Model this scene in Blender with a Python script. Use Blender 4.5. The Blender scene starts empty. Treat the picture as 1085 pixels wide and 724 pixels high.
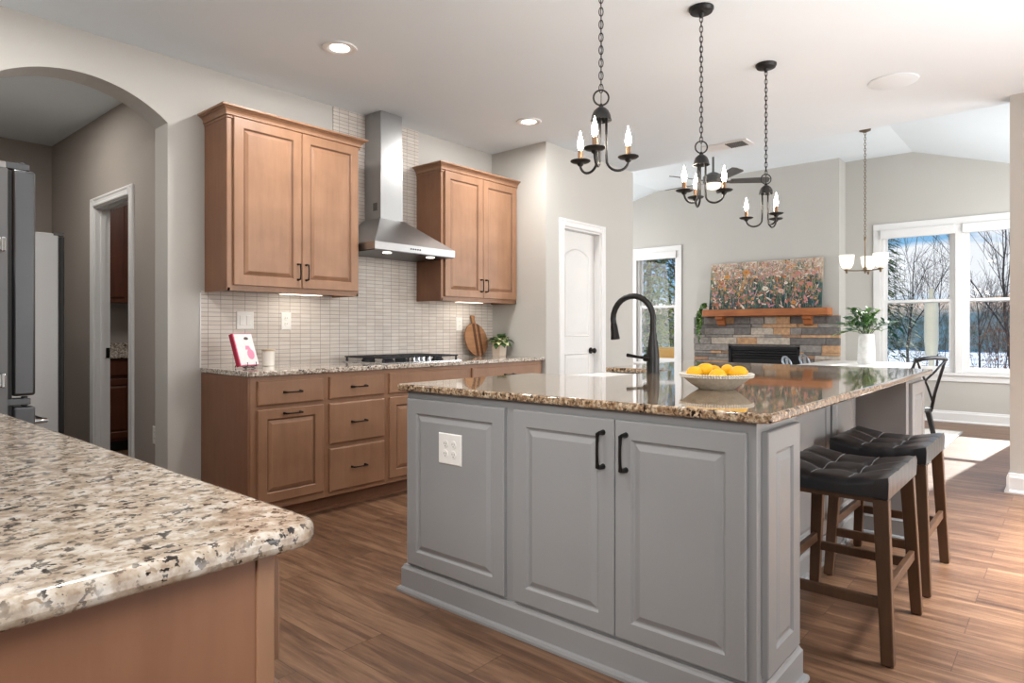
import bpy, bmesh, math, random
from math import sin, cos, pi, radians, atan2
from mathutils import Vector, Matrix
random.seed(7)
S = bpy.context.scene
COL = S.collection

# ---------------------------------------------------------------- camera, world, lights, exposure
FPX = 690.0
cam = bpy.data.cameras.new('camera'); cam.sensor_width = 36; cam.lens = FPX/1085*36
cam.shift_y = -12/1085; cam.clip_start = .05; cam.clip_end = 500
co = bpy.data.objects.new('camera', cam); COL.objects.link(co)
TH = atan2(593.5, 690)
co.location = (0, 0, 1.15); co.rotation_euler = (pi/2, 0, TH-pi/2)
S.camera = co
S.view_settings.view_transform = 'Standard'; S.view_settings.look = 'None'
S.view_settings.gamma = 1; S.view_settings.use_curve_mapping = False
S.view_settings.exposure = 0.06
S.cycles.use_denoising = True
S.cycles.max_bounces = 8; S.cycles.transparent_max_bounces = 12
S.cycles.caustics_reflective = False; S.cycles.caustics_refractive = False

def lin(c):
    if isinstance(c, str):
        c = c.lstrip('#'); c = [int(c[i:i+2], 16)/255 for i in (0, 2, 4)]
    return tuple((x/12.92 if x <= .04045 else ((x+.055)/1.055)**2.4) for x in c) + (1,)

W = bpy.data.worlds.new('sky'); S.world = W; W.use_nodes = True
nt = W.node_tree; nt.nodes.clear()
out = nt.nodes.new('ShaderNodeOutputWorld'); bg = nt.nodes.new('ShaderNodeBackground')
tc = nt.nodes.new('ShaderNodeTexCoord'); mp = nt.nodes.new('ShaderNodeMapping')
mp.inputs['Scale'].default_value = (2.2, 2.2, 6.5); mp.inputs['Location'].default_value = (.6, .2, .35)
nz = nt.nodes.new('ShaderNodeTexNoise'); nz.inputs['Scale'].default_value = 1.7; nz.inputs['Detail'].default_value = 7; nz.inputs['Roughness'].default_value = .55
cr = nt.nodes.new('ShaderNodeValToRGB'); cr.color_ramp.elements[0].position = .49; cr.color_ramp.elements[1].position = .59
sep = nt.nodes.new('ShaderNodeSeparateXYZ')
gr = nt.nodes.new('ShaderNodeValToRGB')
gr.color_ramp.elements[0].position = .0; gr.color_ramp.elements[0].color = lin('#9ccbec')
gr.color_ramp.elements[1].position = .35; gr.color_ramp.elements[1].color = lin('#4f9ddb')
mx = nt.nodes.new('ShaderNodeMix'); mx.data_type = 'RGBA'
mx.inputs['B'].default_value = (.90, .94, 1.0, 1)
L = nt.links.new
L(tc.outputs['Generated'], mp.inputs[0]); L(mp.outputs[0], nz.inputs['Vector']); 
L(tc.outputs['Generated'], sep.inputs[0])
zf = nt.nodes.new('ShaderNodeMath'); zf.operation = 'MULTIPLY_ADD'; zf.inputs[1].default_value = -2.4; zf.inputs[2].default_value = .20
zs = nt.nodes.new('ShaderNodeMath'); zs.operation = 'ADD'; zm = nt.nodes.new('ShaderNodeMath'); zm.operation = 'MAXIMUM'; zm.inputs[1].default_value = -.12
L(sep.outputs['Z'], zf.inputs[0]); L(zf.outputs[0], zm.inputs[0]); L(zm.outputs[0], zs.inputs[0]); L(nz.outputs['Fac'], zs.inputs[1]); L(zs.outputs[0], cr.inputs[0])
L(sep.outputs['Z'], gr.inputs[0])
L(cr.outputs[0], mx.inputs['Factor']); L(gr.outputs[0], mx.inputs['A']); L(mx.outputs['Result'], bg.inputs[0])
bg.inputs[1].default_value = 1.0; L(bg.outputs[0], out.inputs[0])

def light(name, kind, loc, energy, color=(1, 1, 1), size=1, size_y=None, target=None, direction=None, spread=None):
    d = bpy.data.lights.new(name, kind); d.energy = energy; d.color = color
    if kind == 'AREA':
        d.shape = 'RECTANGLE'; d.size = size; d.size_y = size_y or size
        if spread: d.spread = spread
    elif kind == 'SUN': d.angle = radians(.6)
    else: d.shadow_soft_size = size
    o = bpy.data.objects.new(name, d); COL.objects.link(o); o.location = loc
    if target is not None: direction = Vector(target)-Vector(loc)
    if direction is not None: o.rotation_euler = Vector(direction).to_track_quat('-Z', 'Y').to_euler()
    return o
light('sun', 'SUN', (14, 0, 8), 7.0, (1, .94, .86), direction=(-1, .115, -.53))
light('window_light_behind', 'AREA', (-1.25, -.35, 2.1), 11, (1, .985, .965), 1.3, 1.0, target=(1.88, 1.9, .55), spread=radians(55))  # unseen fill added behind the camera, no window is built there
light('window_light_right', 'AREA', (4.1, -3.4, 1.7), 47, (1, .99, .975), 3.2, 2.0, target=(3.6, 1.5, 1.6), spread=radians(100))  # soft fill added from the right, the wall there has no window
light('aisle_ceiling_light', 'AREA', (4.1, -1.1, 2.75), 240, (.97, .985, 1), 2.4, 1.0, direction=(0, .06, -1), spread=radians(68))  # unseen overhead area light added to brighten the floor at right
light('ceiling_wash', 'AREA', (2.8, -1.5, .6), 64, (.96, .985, 1), 4.0, 2.0, direction=(-.12, .45, 1), spread=radians(125))  # upward area light added out of frame to brighten the ceiling
light('window_light_family_room', 'AREA', (8.0, -.9, 1.6), 108, (1, .99, .975), 2.6, 1.9, target=(8.1, 4, 1.9))  # fill added to brighten the family room, no window on that side
light('window_light_family_left', 'AREA', (7.9, 6.7, 1.7), 95, (1, .99, .975), 2.6, 1.8, target=(7.9, 3, 1.9))  # second unseen fill added from the family room's left wall

# ---------------------------------------------------------------- materials
def mat(name, col, rough=.5, metal=0, spec=.5, emit=None, estr=0, coat=0, noise=None, bump=0, bscale=60, trans=0):
    m = bpy.data.materials.new(name); m.use_nodes = True
    b = m.node_tree.nodes['Principled BSDF']; n = m.node_tree.nodes; l = m.node_tree.links.new
    c = lin(col)
    b.inputs['Base Color'].default_value = c; b.inputs['Roughness'].default_value = rough
    b.inputs['Metallic'].default_value = metal; b.inputs['Specular IOR Level'].default_value = spec
    b.inputs['Coat Weight'].default_value = coat; b.inputs['Coat Roughness'].default_value = .08
    if trans: b.inputs['Transmission Weight'].default_value = trans
    if emit: b.inputs['Emission Color'].default_value = lin(emit); b.inputs['Emission Strength'].default_value = estr
    t = n.new('ShaderNodeTexCoord')
    z = n.new('ShaderNodeTexNoise'); z.inputs['Scale'].default_value = (noise or (8, .04))[0]; z.inputs['Detail'].default_value = 4
    l(t.outputs['Object'], z.inputs['Vector'])
    amt = (noise or (8, .04))[1]
    r = n.new('ShaderNodeValToRGB')
    r.color_ramp.elements[0].position = .3; r.color_ramp.elements[1].position = .7
    r.color_ramp.elements[0].color = tuple(x*(1-amt) for x in c[:3])+(1,); r.color_ramp.elements[1].color = tuple(min(1, x*(1+amt)) for x in c[:3])+(1,)
    l(z.outputs['Fac'], r.inputs[0]); l(r.outputs[0], b.inputs['Base Color'])
    if bump:
        z2 = n.new('ShaderNodeTexNoise'); z2.inputs['Scale'].default_value = bscale; z2.inputs['Detail'].default_value = 3
        bp = n.new('ShaderNodeBump'); bp.inputs['Strength'].default_value = bump; bp.inputs['Distance'].default_value = .01
        l(t.outputs['Object'], z2.inputs['Vector']); l(z2.outputs['Fac'], bp.inputs['Height']); l(bp.outputs[0], b.inputs['Normal'])
    return m

def nodes(m): return m.node_tree.nodes, m.node_tree.links.new, m.node_tree.nodes['Principled BSDF']

def ramp(n, stops, inter='LINEAR'):
    r = n.new('ShaderNodeValToRGB'); r.color_ramp.interpolation = inter
    e = r.color_ramp.elements
    while len(e) < len(stops): e.new(.5)
    for i, (p, c) in enumerate(stops): e[i].position = p; e[i].color = lin(c) if isinstance(c, str) else c
    return r

def wood(name, c1, c2, scale=(30, 30, 2.2), rough=.42, blotch=.25):
    m = bpy.data.materials.new(name); m.use_nodes = True; n, l, b = nodes(m)
    t = n.new('ShaderNodeTexCoord'); mp = n.new('ShaderNodeMapping'); mp.inputs['Scale'].default_value = scale
    z = n.new('ShaderNodeTexNoise'); z.inputs['Scale'].default_value = 1; z.inputs['Detail'].default_value = 6; z.inputs['Roughness'].default_value = .6
    z2 = n.new('ShaderNodeTexNoise'); z2.inputs['Scale'].default_value = 4.5; z2.inputs['Detail'].default_value = 3
    l(t.outputs['Object'], mp.inputs[0]); l(mp.outputs[0], z.inputs['Vector']); l(t.outputs['Object'], z2.inputs['Vector'])
    mixf = n.new('ShaderNodeMix'); mixf.data_type = 'FLOAT'; mixf.inputs[0].default_value = blotch*2
    l(z.outputs['Fac'], mixf.inputs[2]); l(z2.outputs['Fac'], mixf.inputs[3])
    r = ramp(n, [(.32, c1), (.68, c2)])
    l(mixf.outputs[0], r.inputs[0]); l(r.outputs[0], b.inputs['Base Color'])
    b.inputs['Roughness'].default_value = rough
    return m

def granite(name, base, mid, dark, light_c, scale=1.0, rough=.07, thr=.40, coat=.5, dsc=75):
    m = bpy.data.materials.new(name); m.use_nodes = True; n, l, b = nodes(m)
    t = n.new('ShaderNodeTexCoord')
    mp = n.new('ShaderNodeMapping'); mp.inputs['Scale'].default_value = (1, 1, 1)
    l(t.outputs['Object'], mp.inputs[0])
    def noise(sc, det, off, rg=.6):
        a = n.new('ShaderNodeTexNoise'); a.inputs['Scale'].default_value = sc*scale; a.inputs['Detail'].default_value = det; a.inputs['Roughness'].default_value = rg
        q = n.new('ShaderNodeVectorMath'); q.operation = 'ADD'; q.inputs[1].default_value = (off, off*2, off*3); l(mp.outputs[0], q.inputs[0]); l(q.outputs[0], a.inputs['Vector']); return a
    a = noise(45, 4, 0); r1 = ramp(n, [(.36, mid), (.50, base), (.62, light_c)])
    l(a.outputs['Fac'], r1.inputs[0])
    d = noise(dsc, 3, 5.3, .55); r2 = ramp(n, [(thr-.035, (1, 1, 1, 1)), (thr, (0, 0, 0, 1))])
    l(d.outputs['Fac'], r2.inputs[0])
    d3 = noise(18, 2, 9.1); r3 = ramp(n, [(.42, (1, 1, 1, 1)), (.62, (.25, .25, .25, 1))]); l(d3.outputs['Fac'], r3.inputs[0])
    mu = n.new('ShaderNodeMath'); mu.operation = 'MULTIPLY'; l(r2.outputs[0], mu.inputs[0]); l(r3.outputs[0], mu.inputs[1])
    mx = n.new('ShaderNodeMix'); mx.data_type = 'RGBA'; mx.inputs['B'].default_value = lin(dark)
    l(mu.outputs[0], mx.inputs['Factor']); l(r1.outputs[0], mx.inputs['A'])
    e = noise(110, 2, 2.2, .5); r4 = ramp(n, [(.33, (1, 1, 1, 1)), (.37, (0, 0, 0, 1))]); l(e.outputs['Fac'], r4.inputs[0])
    m2 = n.new('ShaderNodeMix'); m2.data_type = 'RGBA'; m2.inputs['B'].default_value = lin(mid)
    l(r4.outputs[0], m2.inputs['Factor']); l(mx.outputs['Result'], m2.inputs['A']); l(m2.outputs['Result'], b.inputs['Base Color'])
    b.inputs['Roughness'].default_value = rough; b.inputs['Specular IOR Level'].default_value = .6
    b.inputs['Coat Weight'].default_value = coat; b.inputs['Coat Roughness'].default_value = .03
    return m

def floor_mat():
    m = bpy.data.materials.new('plank_floor'); m.use_nodes = True; n, l, b = nodes(m)
    t0 = n.new('ShaderNodeTexCoord'); t = n.new('ShaderNodeMapping'); t.inputs['Rotation'].default_value = (0, 0, pi/2); t.inputs['Location'].default_value = (.31, .07, 0)
    l(t0.outputs['Object'], t.inputs[0])
    br = n.new('ShaderNodeTexBrick'); br.offset = .37; br.offset_frequency = 2
    br.inputs['Scale'].default_value = 1; br.inputs['Brick Width'].default_value = 1.22; br.inputs['Row Height'].default_value = .18
    br.inputs['Mortar Size'].default_value = .0016; br.inputs['Mortar Smooth'].default_value = .1
    br.inputs['Color1'].default_value = (0, 0, 0, 1); br.inputs['Color2'].default_value = (1, 1, 1, 1); br.inputs['Mortar'].default_value = (.5, .5, .5, 1)
    l(t.outputs[0], br.inputs['Vector'])
    # grain, shifted per plank
    vm = n.new('ShaderNodeVectorMath'); vm.operation = 'MULTIPLY_ADD'; vm.inputs[1].default_value = (9, 5, 3)
    mp = n.new('ShaderNodeMapping'); mp.inputs['Scale'].default_value = (2.2, 30, 1)
    l(t.outputs[0], mp.inputs[0]); l(br.outputs['Color'], vm.inputs[0]); l(mp.outputs[0], vm.inputs[2])
    z = n.new('ShaderNodeTexNoise'); z.inputs['Scale'].default_value = 1; z.inputs['Detail'].default_value = 8; z.inputs['Roughness'].default_value = .62; z.inputs['Distortion'].default_value = .7
    l(vm.outputs[0], z.inputs['Vector'])
    mp2 = n.new('ShaderNodeMapping'); mp2.inputs['Scale'].default_value = (1.0, 6, 1); l(t.outputs[0], mp2.inputs[0])
    z2 = n.new('ShaderNodeTexNoise'); z2.inputs['Scale'].default_value = 1.2; z2.inputs['Detail'].default_value = 5; z2.inputs['Distortion'].default_value = 2.2
    l(mp2.outputs[0], z2.inputs['Vector'])
    ad = n.new('ShaderNodeMath'); ad.operation = 'MULTIPLY_ADD'; ad.inputs[1].default_value = .10
    sx = n.new('ShaderNodeSeparateXYZ'); l(br.outputs['Color'], sx.inputs[0]); l(sx.outputs[0], ad.inputs[0])
    mixf = n.new('ShaderNodeMix'); mixf.data_type = 'FLOAT'; mixf.inputs[0].default_value = .30
    l(z.outputs['Fac'], mixf.inputs[2]); l(z2.outputs['Fac'], mixf.inputs[3]); l(mixf.outputs[0], ad.inputs[2])
    r = ramp(n, [(.36, '#422b1e'), (.52, '#684a35'), (.68, '#8b6a50')])
    l(ad.outputs[0], r.inputs[0])
    mx = n.new('ShaderNodeMix'); mx.data_type = 'RGBA'; mx.inputs['B'].default_value = lin('#3a2216')
    mf = n.new('ShaderNodeMath'); mf.operation = 'MULTIPLY'; mf.inputs[1].default_value = .7; l(br.outputs['Fac'], mf.inputs[0])
    l(mf.outputs[0], mx.inputs['Factor']); l(r.outputs[0], mx.inputs['A']); l(mx.outputs['Result'], b.inputs['Base Color'])
    b.inputs['Roughness'].default_value = .42; b.inputs['Specular IOR Level'].default_value = .65
    bp = n.new('ShaderNodeBump'); bp.inputs['Strength'].default_value = .12; bp.inputs['Distance'].default_value = .004
    l(z.outputs['Fac'], bp.inputs['Height']); l(bp.outputs[0], b.inputs['Normal'])
    return m

def tile_mat(name='backsplash_tile'):
    m = bpy.data.materials.new(name); m.use_nodes = True; n, l, b = nodes(m)
    t = n.new('ShaderNodeTexCoord'); s = n.new('ShaderNodeSeparateXYZ'); c = n.new('ShaderNodeCombineXYZ')
    l(t.outputs['Object'], s.inputs[0]); l(s.outputs['X'], c.inputs['X']); l(s.outputs['Z'], c.inputs['Y'])
    br = n.new('ShaderNodeTexBrick'); br.offset = 0; br.squash = 1
    br.inputs['Scale'].default_value = 1; br.inputs['Brick Width'].default_value = .0815; br.inputs['Row Height'].default_value = .0275
    br.inputs['Mortar Size'].default_value = .0016; br.inputs['Mortar Smooth'].default_value = .2
    br.inputs['Color1'].default_value = (0, 0, 0, 1); br.inputs['Color2'].default_value = (1, 1, 1, 1); br.inputs['Mortar'].default_value = (.5, .5, .5, 1)
    l(c.outputs[0], br.inputs['Vector'])
    mp = n.new('ShaderNodeMapping'); mp.inputs['Scale'].default_value = (7, 90, 1); l(c.outputs[0], mp.inputs[0])
    z = n.new('ShaderNodeTexNoise'); z.inputs['Scale'].default_value = 1; z.inputs['Detail'].default_value = 3; l(mp.outputs[0], z.inputs['Vector'])
    sx = n.new('ShaderNodeSeparateXYZ'); l(br.outputs['Color'], sx.inputs[0])
    a = n.new('ShaderNodeMath'); a.operation = 'MULTIPLY_ADD'; a.inputs[1].default_value = .35; l(sx.outputs[0], a.inputs[0]); l(z.outputs['Fac'], a.inputs[2])
    r = ramp(n, [(.30, '#c4bab1'), (.65, '#d0c8c0'), (1.0, '#dad4cd')]); l(a.outputs[0], r.inputs[0])
    mx = n.new('ShaderNodeMix'); mx.data_type = 'RGBA'; mx.inputs['B'].default_value = lin('#8d827a')
    l(br.outputs['Fac'], mx.inputs['Factor']); l(r.outputs[0], mx.inputs['A']); l(mx.outputs['Result'], b.inputs['Base Color'])
    b.inputs['Roughness'].default_value = .55
    bp = n.new('ShaderNodeBump'); bp.invert = True; bp.inputs['Strength'].default_value = .5; bp.inputs['Distance'].default_value = .002
    l(br.outputs['Fac'], bp.inputs['Height']); l(bp.outputs[0], b.inputs['Normal'])
    return m

def glass_mat(name='window_glass'):
    m = bpy.data.materials.new(name); m.use_nodes = True; n = m.node_tree.nodes; l = m.node_tree.links.new; n.clear()
    o = n.new('ShaderNodeOutputMaterial'); mx = n.new('ShaderNodeMixShader'); tr = n.new('ShaderNodeBsdfTransparent'); g = n.new('ShaderNodeBsdfGlossy')
    g.inputs['Roughness'].default_value = .02; f = n.new('ShaderNodeFresnel'); f.inputs[0].default_value = 1.3
    l(f.outputs[0], mx.inputs[0]); l(tr.outputs[0], mx.inputs[1]); l(g.outputs[0], mx.inputs[2]); l(mx.outputs[0], o.inputs[0])
    return m

M = {}
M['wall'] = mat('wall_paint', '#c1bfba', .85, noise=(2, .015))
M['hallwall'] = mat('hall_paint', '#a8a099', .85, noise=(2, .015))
M['ceil'] = mat('ceiling_paint', '#e3ebf1', .9, noise=(2, .01))
M['white'] = mat('white_trim', '#e6e6e6', .45, noise=(5, .015))
M['door'] = mat('white_door', '#e4e4e3', .5, noise=(5, .015))
M['floor'] = floor_mat()
M['tile'] = tile_mat()
M['glass'] = glass_mat()
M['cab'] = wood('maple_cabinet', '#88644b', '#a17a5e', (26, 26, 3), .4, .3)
M['cabside'] = wood('maple_cabinet_side', '#7c553e', '#8e644a', (26, 26, 3), .45, .3)  # darker copy of the maple, shade on cabinet sides put into the colour
M['glaze'] = wood('brown_glaze', '#5f4231', '#77563f', (26, 26, 3), .45, .3)
M['cherry'] = wood('cherry_cabinet', '#4a2415', '#66351f', (30, 30, 2), .4, .2)
M['gran'] = granite('cream_granite', '#b3a594', '#988674', '#241b18', '#c9c2b8', 1.0, .16, .455, .12, 92)
M['gran2'] = granite('tan_granite', '#a88d70', '#7d6148', '#1c1512', '#cbb9a0', 1.3, .05, .50, .5, 70)
M['gran3'] = granite('grey_cream_granite', '#c3b6a6', '#94857a', '#3a312c', '#e2dcd4', 1.2, .09, .47)
M['grey'] = mat('grey_cabinet_paint', '#929394', .42, noise=(4, .02))
M['black'] = mat('oil_bronze', '#1d1a19', .38, .6, noise=(20, .1))
M['bronze'] = mat('dark_bronze', '#343434', .42, .7, noise=(30, .15))
M['brass'] = mat('aged_brass', '#7a6a55', .35, .85)
M['copper'] = mat('candle_sleeve', '#8a6a4e', .45, .3)
M['steel'] = mat('brushed_steel', '#acadae', .34, 1, noise=(3, .05))
M['steeld'] = mat('dark_steel', '#58595b', .38, .9, noise=(3, .05))
M['chrome'] = mat('chrome', '#d0d4d8', .12, 1)
M['steelflat'] = mat('fridge_side', '#6e6f70', .45, .35, noise=(3, .04))
M['fridgewhite'] = mat('pale_appliance', '#b4b4b3', .45, noise=(3, .02))
M['rubber'] = mat('black_rubber', '#151515', .6)
M['plate'] = mat('white_plastic', '#e9e8e4', .4)
M['slot'] = mat('dark_slot', '#4a4845', .6)
M['leather'] = mat('black_leather', '#232427', .30, 0, .7, bump=.08, bscale=30, noise=(9, .2))
M['stitch'] = mat('pale_stitching', '#8d8d90', .6)
M['stoolwood'] = wood('stool_wood', '#45301f', '#634631', (30, 30, 3), .4, .25)
M['mantel'] = wood('mantel_wood', '#8c4f2b', '#b5703f', (18, 3, 18), .5, .25)
M['cast'] = mat('cast_iron', '#26262a', .5, .4)
M['fire'] = mat('firebox_black', '#17181b', .45, .2)
M['ceramic'] = mat('white_ceramic', '#f0f0ee', .18, coat=.4)
M['bowl'] = mat('glazed_bowl', '#c9c5ba', .55, noise=(60, .1), bump=.3, bscale=120)
M['bead'] = mat('white_beads', '#e3dfd6', .5)
M['lemon'] = mat('lemon_skin', '#f2b70c', .42, noise=(9, .08), bump=.25, bscale=180)
M['leaf'] = mat('green_leaf', '#4c7a35', .5, noise=(25, .3))
M['leaf2'] = mat('pale_green_leaf', '#93ad68', .5, noise=(25, .25))
M['leafb'] = mat('blue_green_leaf', '#6f8f78', .55, noise=(25, .25))
M['leafd'] = mat('dark_leaf', '#35512a', .45, noise=(25, .3))
M['variegated'] = mat('cream_leaf', '#d8dba8', .5, noise=(40, .2))
M['pot'] = mat('cream_pot', '#ddd0c2', .6)
M['soil'] = mat('soil', '#3a2c22', .9)
M['board'] = wood('acacia_board', '#8d6140', '#b88a62', (3, 3, 40), .5, .2)
M['boardd'] = wood('walnut_strip', '#4e301f', '#6b452d', (3, 3, 40), .5, .2)
M['vase'] = mat('whitewashed_vase', '#dcdcda', .6, noise=(18, .12), bump=.3, bscale=40)
M['candle'] = mat('candle_glass', '#e3dfd8', .15, coat=.5)
M['candlewax'] = mat('candle_lid', '#c7b299', .5)
M['tablew'] = mat('white_tabletop', '#efeeec', .35)
M['rug'] = mat('cream_rug', '#dcd8d2', .95, noise=(120, .08), bump=.4, bscale=200)
M['metalchair'] = mat('gunmetal_chair', '#4a4b4d', .35, .8, noise=(12, .1))
M['whitechair'] = mat('pale_metal_chair', '#a9b4bf', .3, .7)
M['fan'] = mat('fan_blade', '#5d5c5b', .5)
M['shadeglass'] = mat('frosted_shade', '#f4efe6', .5, emit='#fff0d8', estr=.9)
M['bulb'] = mat('candle_bulb', '#fff2dd', .3, emit='#fff0de', estr=130)
M['lens'] = mat('light_lens', '#ffffff', .4, emit='#fff4e2', estr=7)
M['ucl'] = mat('undercabinet_lens', '#ffffff', .4, emit='#fff0d8', estr=3)
M['pink'] = mat('pink_cover', '#e58aa8', .5); M['crimson'] = mat('crimson_spine', '#b02a4a', .5)
M['photo'] = mat('pale_photo', '#e0dcdd', .35, noise=(40, .06)); M['skin'] = mat('pale_skin_tone', '#efe2de', .5); M['hair'] = mat('dark_hair', '#55484a', .5)
M['snow'] = mat('snow_ground', '#e8edf5', .9, noise=(1.3, .06))
M['bark'] = mat('bare_bark', '#4c4038', .9, noise=(14, .25))
M['bark2'] = mat('reddish_bark', '#6a4f40', .9, noise=(14, .25))
M['needle'] = mat('evergreen', '#4c6236', .8, noise=(3, .3))
M['needle2'] = mat('olive_shrub', '#9a9a4e', .8, noise=(3, .3))
M['dryleaf'] = mat('dry_brown_leaf', '#a0603a', .8, noise=(3, .3))
M['feeder'] = mat('cream_stone', '#c9c5b2', .7)
M['tan'] = mat('tan_cushion', '#d8ac6a', .8)
M['vent'] = mat('vent_grey', '#a9a9a9', .5)

def hill_mat():
    m = bpy.data.materials.new('wooded_hill'); m.use_nodes = True; n, l, b = nodes(m)
    t = n.new('ShaderNodeTexCoord'); mp = n.new('ShaderNodeMapping'); mp.inputs['Scale'].default_value = (1, 2.2, .5)
    z = n.new('ShaderNodeTexNoise'); z.inputs['Scale'].default_value = .9; z.inputs['Detail'].default_value = 9; z.inputs['Roughness'].default_value = .75
    l(t.outputs['Object'], mp.inputs[0]); l(mp.outputs[0], z.inputs['Vector'])
    r = ramp(n, [(.35, '#b5835c'), (.5, '#dbb08e'), (.65, '#f2dcc6')]); l(z.outputs['Fac'], r.inputs[0]); l(r.outputs[0], b.inputs['Base Color']); b.inputs['Roughness'].default_value = 1
    return m
M['hill'] = hill_mat()

def snow_mat():
    m = bpy.data.materials.new('patchy_snow'); m.use_nodes = True; n, l, b = nodes(m)
    t = n.new('ShaderNodeTexCoord')
    z = n.new('ShaderNodeTexNoise'); z.inputs['Scale'].default_value = .55; z.inputs['Detail'].default_value = 7; z.inputs['Roughness'].default_value = .65
    l(t.outputs['Object'], z.inputs['Vector'])
    r = ramp(n, [(.42, '#8b8378'), (.47, '#cdd8e4'), (.6, '#e9eff8')]); l(z.outputs['Fac'], r.inputs[0]); l(r.outputs[0], b.inputs['Base Color']); b.inputs['Roughness'].default_value = .9
    return m
M['patchsnow'] = snow_mat()

# ---------------------------------------------------------------- mesh builder
class MB:
    def __init__(s): s.v = []; s.f = []; s.m = []
    def add(s, vs, fs, mi=0):
        o = len(s.v); s.v += [tuple(p) for p in vs]
        for f in fs: s.f.append([o+i for i in f]); s.m.append(mi)
        return s
    def box(s, x0, x1, y0, y1, z0, z1, mi=0):
        x0, x1 = sorted((x0, x1)); y0, y1 = sorted((y0, y1)); z0, z1 = sorted((z0, z1))
        v = [(x, y, z) for x in (x0, x1) for y in (y0, y1) for z in (z0, z1)]
        return s.add(v, [(0, 1, 3, 2), (4, 6, 7, 5), (0, 4, 5, 1), (2, 3, 7, 6), (0, 2, 6, 4), (1, 5, 7, 3)], mi)
    def obox(s, c, ax, ay, az, mi=0):
        c = Vector(c); ax, ay, az = Vector(ax), Vector(ay), Vector(az)
        v = [c+ax*i+ay*j+az*k for i in (-1, 1) for j in (-1, 1) for k in (-1, 1)]
        return s.add(v, [(0, 1, 3, 2), (4, 6, 7, 5), (0, 4, 5, 1), (2, 3, 7, 6), (0, 2, 6, 4), (1, 5, 7, 3)], mi)
    def beam(s, a, b, w0, h0, w1=None, h1=None, up=(0, 0, 1), mi=0):
        a, b = Vector(a), Vector(b); d = (b-a).normalized(); u = Vector(up)
        r = d.cross(u)
        if r.length < 1e-4: r = d.cross(Vector((0, 1, 0)))
        r.normalize(); u = r.cross(d); w1 = w1 or w0; h1 = h1 or h0
        v = [a+r*i*w0/2+u*j*h0/2 for i, j in ((-1, -1), (1, -1), (1, 1), (-1, 1))]+[b+r*i*w1/2+u*j*h1/2 for i, j in ((-1, -1), (1, -1), (1, 1), (-1, 1))]
        return s.add(v, [(3, 2, 1, 0), (4, 5, 6, 7), (0, 1, 5, 4), (1, 2, 6, 5), (2, 3, 7, 6), (3, 0, 4, 7)], mi)
    def tube(s, pts, r, seg=8, mi=0, closed=False, cap=True):
        pts = [Vector(p) for p in pts]; n = len(pts)
        rs = r if isinstance(r, (list, tuple)) else [r]*n
        d0 = (pts[1]-pts[0]).normalized()
        u = d0.orthogonal().normalized(); rings = []
        for i, p in enumerate(pts):
            if closed: d = (pts[(i+1) % n]-pts[i-1]).normalized()
            else: d = (pts[min(i+1, n-1)]-pts[max(i-1, 0)]).normalized()
            u = (u-d*u.dot(d))
            if u.length < 1e-5: u = d.orthogonal()
            u.normalize(); w = d.cross(u)
            rings.append([p+(u*cos(2*pi*k/seg)+w*sin(2*pi*k/seg))*rs[i] for k in range(seg)])
        v = [q for rr in rings for q in rr]; f = []
        for i in range(n if closed else n-1):
            a = i*seg; b = ((i+1) % n)*seg
            for k in range(seg): f.append((a+k, a+(k+1) % seg, b+(k+1) % seg, b+k))
        if not closed and cap:
            f.append(tuple(range(seg-1, -1, -1))); f.append(tuple((n-1)*seg+k for k in range(seg)))
        return s.add(v, f, mi)
    def lathe(s, c, prof, seg=24, mi=0, cap0=True, cap1=True, axis='z'):
        c = Vector(c); v = []; f = []; n = len(prof)
        for r, h in prof:
            for k in range(seg):
                a = 2*pi*k/seg; p = (r*cos(a), r*sin(a), h)
                if axis == 'x': p = (h, r*cos(a), r*sin(a))
                if axis == 'y': p = (r*sin(a), h, r*cos(a))
                v.append(c+Vector(p))
        for i in range(n-1):
            for k in range(seg): f.append((i*seg+k, i*seg+(k+1) % seg, (i+1)*seg+(k+1) % seg, (i+1)*seg+k))
        if cap0: f.append(tuple(range(seg-1, -1, -1)))
        if cap1: f.append(tuple((n-1)*seg+k for k in range(seg)))
        return s.add(v, f, mi)
    def rings(s, fn, loops, mi=0, fill_last=True, fill_first=False):
        """loops: list of (list of 2d points, depth); fn(a, b, d) -> world"""
        n = len(loops[0][0]); v = []; f = []
        for pts, d in loops: v += [fn(a, b, d) for a, b in pts]
        for i in range(len(loops)-1):
            for k in range(n): f.append((i*n+k, i*n+(k+1) % n, (i+1)*n+(k+1) % n, (i+1)*n+k))
        if fill_last: f.append(tuple((len(loops)-1)*n+k for k in range(n)))
        if fill_first: f.append(tuple(range(n-1, -1, -1)))
        return s.add(v, f, mi)
    def prism(s, fn, poly, d0, d1, mi=0):
        return s.rings(fn, [(poly, d0), (poly, d1)], mi, True, True)
    def build(s, name, mats, parent=None, bevel=0, smooth=False, seg=2, origin=None, angle=40, nobase=False):
        me = bpy.data.meshes.new(name)
        if parent is not None: org = Vector(parent.get('_o', (0, 0, 0)))
        else: org = Vector(origin) if origin is not None else Vector((0, 0, 0))
        me.from_pydata([tuple(Vector(p)-org) for p in s.v], [], s.f)
        for m_ in (mats if isinstance(mats, (list, tuple)) else [mats]): me.materials.append(M[m_] if isinstance(m_, str) else m_)
        for p, i in zip(me.polygons, s.m): p.material_index = i
        bm = bmesh.new(); bm.from_mesh(me); bmesh.ops.recalc_face_normals(bm, faces=bm.faces); bm.to_mesh(me); bm.free()
        o = bpy.data.objects.new(name, me); COL.objects.link(o)
        if parent is not None: o.parent = parent
        else: o.location = org
        o['_o'] = tuple(org)
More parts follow.
